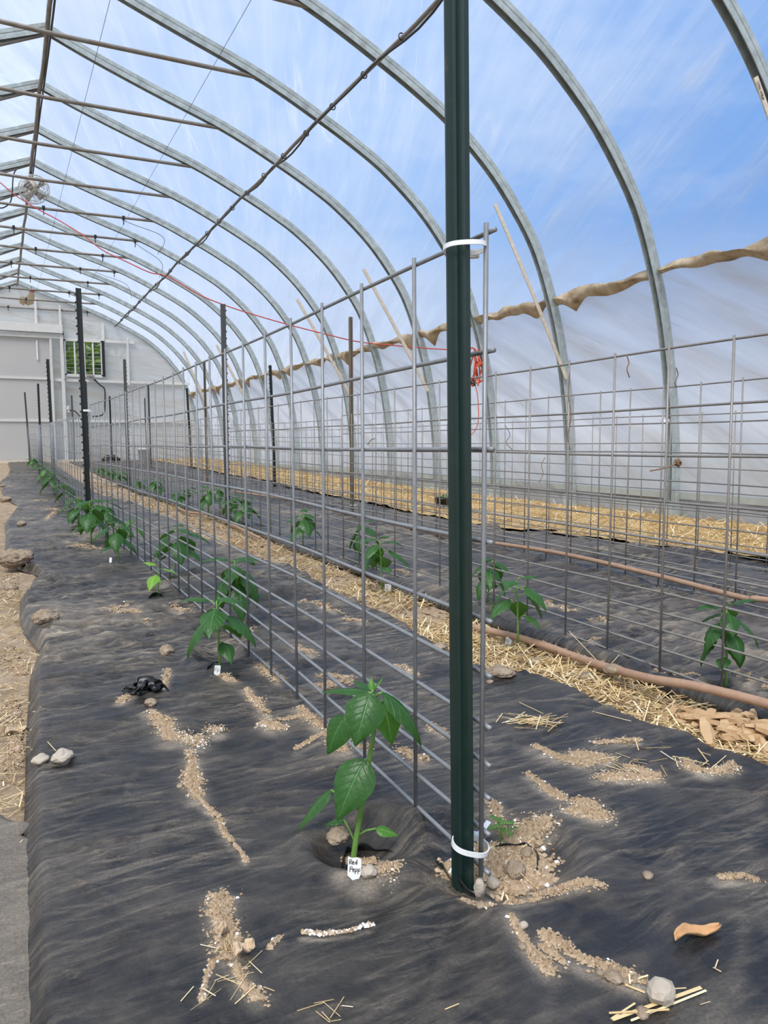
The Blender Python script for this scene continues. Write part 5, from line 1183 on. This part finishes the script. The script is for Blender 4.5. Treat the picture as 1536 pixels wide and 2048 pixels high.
# dried vine bits caught on the wires
def vine(L, d, lab, r=.0016, knot=None):
    b = MB(); P = [atD(u, v, d + .006 * math.sin(k * 3)) for k, (u, v) in enumerate(L)]; b.tube(spline(P, 4), r, 5)
    if knot:
        kp = Vector(atD(*knot, d))
        for q in range(7): b.ring(kp + Vector((.003 * math.sin(q), .003 * math.cos(q * 2), .004 * math.sin(q * 3))), .007 + .002 * math.sin(q * 5), .0014, 10, (math.sin(q * 2), math.cos(q), .5))
    tag(b.build('dried_vine', MAT['vine'], None, True), lab, 'dried vine', 'dried vine remains on the wires')
vine([(1253, 710), (1258, 725), (1254, 738), (1259, 755)], 2.02, 'short dried tendril hanging from the top wire of the second fence')
vine([(1300, 942), (1330, 936), (1350, 928), (1357, 916)], 1.88, 'dark dried vine knot caught on the second fence in front of an arch', .0018, (1356, 926))
vine([(1352, 735), (1356, 750), (1350, 765), (1353, 775)], 1.9, 'dried tendril curled on the second fence near the top, right side')
vine([(1140, 740), (1137, 790), (1142, 830), (1136, 870), (1140, 900)], 2.3, 'long dried vine twisted down a wire of the second fence')
vine([(1090, 915), (1083, 930), (1086, 948), (1078, 965)], 3.6, 'pale dried vine hanging on the third fence')
vine([(1010, 850), (1020, 870), (1012, 885), (1025, 900)], 3.6, 'thin dried twig caught on the third fence')
vine([(735, 890), (742, 880), (750, 877)], 4.9, 'small dark dried twist on the third fence, left of the big post', .003)

# ------------------------------------------------------------------ greenery outside the louvered opening
def shrub(x, y, h, w, lab, seed):
    r = np.random.default_rng(seed); t = thing('shrub', (x, y, 0), lab, 'shrub', 'shrubs outside the end wall'); b = MB(); n = 1900
    for k in range(n):
        d = r.normal(0, 1, 3); d /= np.linalg.norm(d); q = .55 + .45 * r.random(); p = np.array([d[0] * w * q, d[1] * w * q, h * .55 + d[2] * h * .45 * q]); e = p + r.normal(0, 1, 3) * np.array([.12, .12, .12])
        if np.linalg.norm(e - p) > .05: leaf_geo(b, p, e, .12, (r.normal() * .5, r.normal() * .5, 1), .1, .1, 3, 1)
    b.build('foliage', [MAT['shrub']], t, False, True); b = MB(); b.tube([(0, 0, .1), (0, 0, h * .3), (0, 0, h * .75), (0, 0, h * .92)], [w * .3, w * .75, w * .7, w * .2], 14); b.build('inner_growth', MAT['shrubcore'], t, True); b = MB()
    for k in range(5): a = k * 1.3; b.tube([(0, 0, 0), (w * .5 * math.cos(a), w * .5 * math.sin(a), h * .8)], .03, 6)
    b.build('branches', MAT['vine'], t)
shrub(1.3, 23.2, 3.4, 1.1, 'leafy green shrub outside, seen through the left of the louvered opening', 1)
shrub(2.5, 23.4, 3.6, 1.2, 'leafy green shrub outside, seen through the right of the louvered opening', 2)
shrub(1.9, 25.2, 4.6, 1.9, 'taller green bush outside, behind the two shrubs', 3)

# ------------------------------------------------------------------ camera, light, sky
cam = bpy.data.cameras.new('camera'); co = bpy.data.objects.new('camera', cam); C.objects.link(co)
M = Matrix(((CR[0], CU[0], -CF[0], 0), (CR[1], CU[1], -CF[1], 0), (CR[2], CU[2], -CF[2], CAMZ), (0, 0, 0, 1))); co.matrix_world = M
cam.sensor_fit = 'VERTICAL'; cam.sensor_height = 36; cam.lens = FPX * 36 / 2048; cam.clip_start = .02; cam.clip_end = 300
bpy.context.scene.camera = co
su = bpy.data.lights.new('sun', 'SUN'); su.energy = SUN_E; su.angle = math.radians(28); su.color = (1, .96, .90); so = bpy.data.objects.new('sun', su); C.objects.link(so)
SD_ = Vector((-.42, -.40, .82)).normalized(); so.rotation_euler = SD_.to_track_quat('Z', 'Y').to_euler()
w = bpy.data.worlds.new('sky'); bpy.context.scene.world = w; w.use_nodes = True; nt = w.node_tree; nt.nodes.clear()
def wn_(typ, ins=None, **kw):
    d = nt.nodes.new('ShaderNode' + typ)
    for k, v in kw.items(): setattr(d, k, v)
    for k, v in (ins or {}).items():
        if isinstance(v, bpy.types.NodeSocket): nt.links.new(v, d.inputs[k])
        else: d.inputs[k].default_value = v
    return d
tcn = wn_('TexCoord').outputs['Generated']
def dotr(v): return wn_('VectorMath', {0: tcn, 1: v}, operation='DOT_PRODUCT').outputs['Value']
def rampn(f, st):
    d = wn_('ValToRGB', {'Fac': f}); r = d.color_ramp
    while len(r.elements) < len(st): r.elements.new(1)
    for e, (p, c) in zip(r.elements, st): e.position = p; e.color = (*c, 1)
    return d.outputs[0]
# clear blue away from the sun, milky haze towards it
blue = Vector((.93, .34, .22)).normalized()
f = wn_('MapRange', {0: dotr(tuple(blue)), 1: -.2, 2: 1.0}).outputs[0]
sky = rampn(f, [(0, SKY[0]), (.45, SKY[1]), (.80, SKY[2]), (1, SKY[3])])
cl = wn_('TexNoise', {'Vector': wn_('Mapping', {'Vector': tcn, 'Scale': (1.6, 1.6, 4)}).outputs[0], 'Scale': 2.2, 'Detail': 6, 'Roughness': .6}).outputs[0]
clr = rampn(cl, [(.48, (0, 0, 0)), (.75, (.36, .36, .36))])
mx = wn_('Mix', {0: clr, 6: sky, 7: (.82, .88, .98, 1)}, data_type='RGBA').outputs[2]
up = wn_('SeparateXYZ', {0: tcn}).outputs[2]
hz_ = wn_('MapRange', {0: up, 1: .0, 2: .26}).outputs[0]
mx = wn_('Mix', {0: hz_, 6: (.86, .89, .94, 1), 7: mx}, data_type='RGBA').outputs[2]
gm = wn_('MapRange', {0: up, 1: -.04, 2: .02}).outputs[0]
mx = wn_('Mix', {0: gm, 6: (.42, .42, .38, 1), 7: mx}, data_type='RGBA').outputs[2]
bg = wn_('Background', {0: mx, 1: SKY_E}); nt.links.new(bg.outputs[0], wn_('OutputWorld').inputs[0])
sc = bpy.context.scene
sc.view_settings.view_transform = 'Standard'; sc.view_settings.look = 'None'; sc.view_settings.gamma = 1; sc.view_settings.use_curve_mapping = False
sc.view_settings.exposure = EXPO
sc.cycles.transparent_max_bounces = 16; sc.cycles.max_bounces = 8; sc.cycles.transmission_bounces = 6; sc.cycles.use_denoising = True
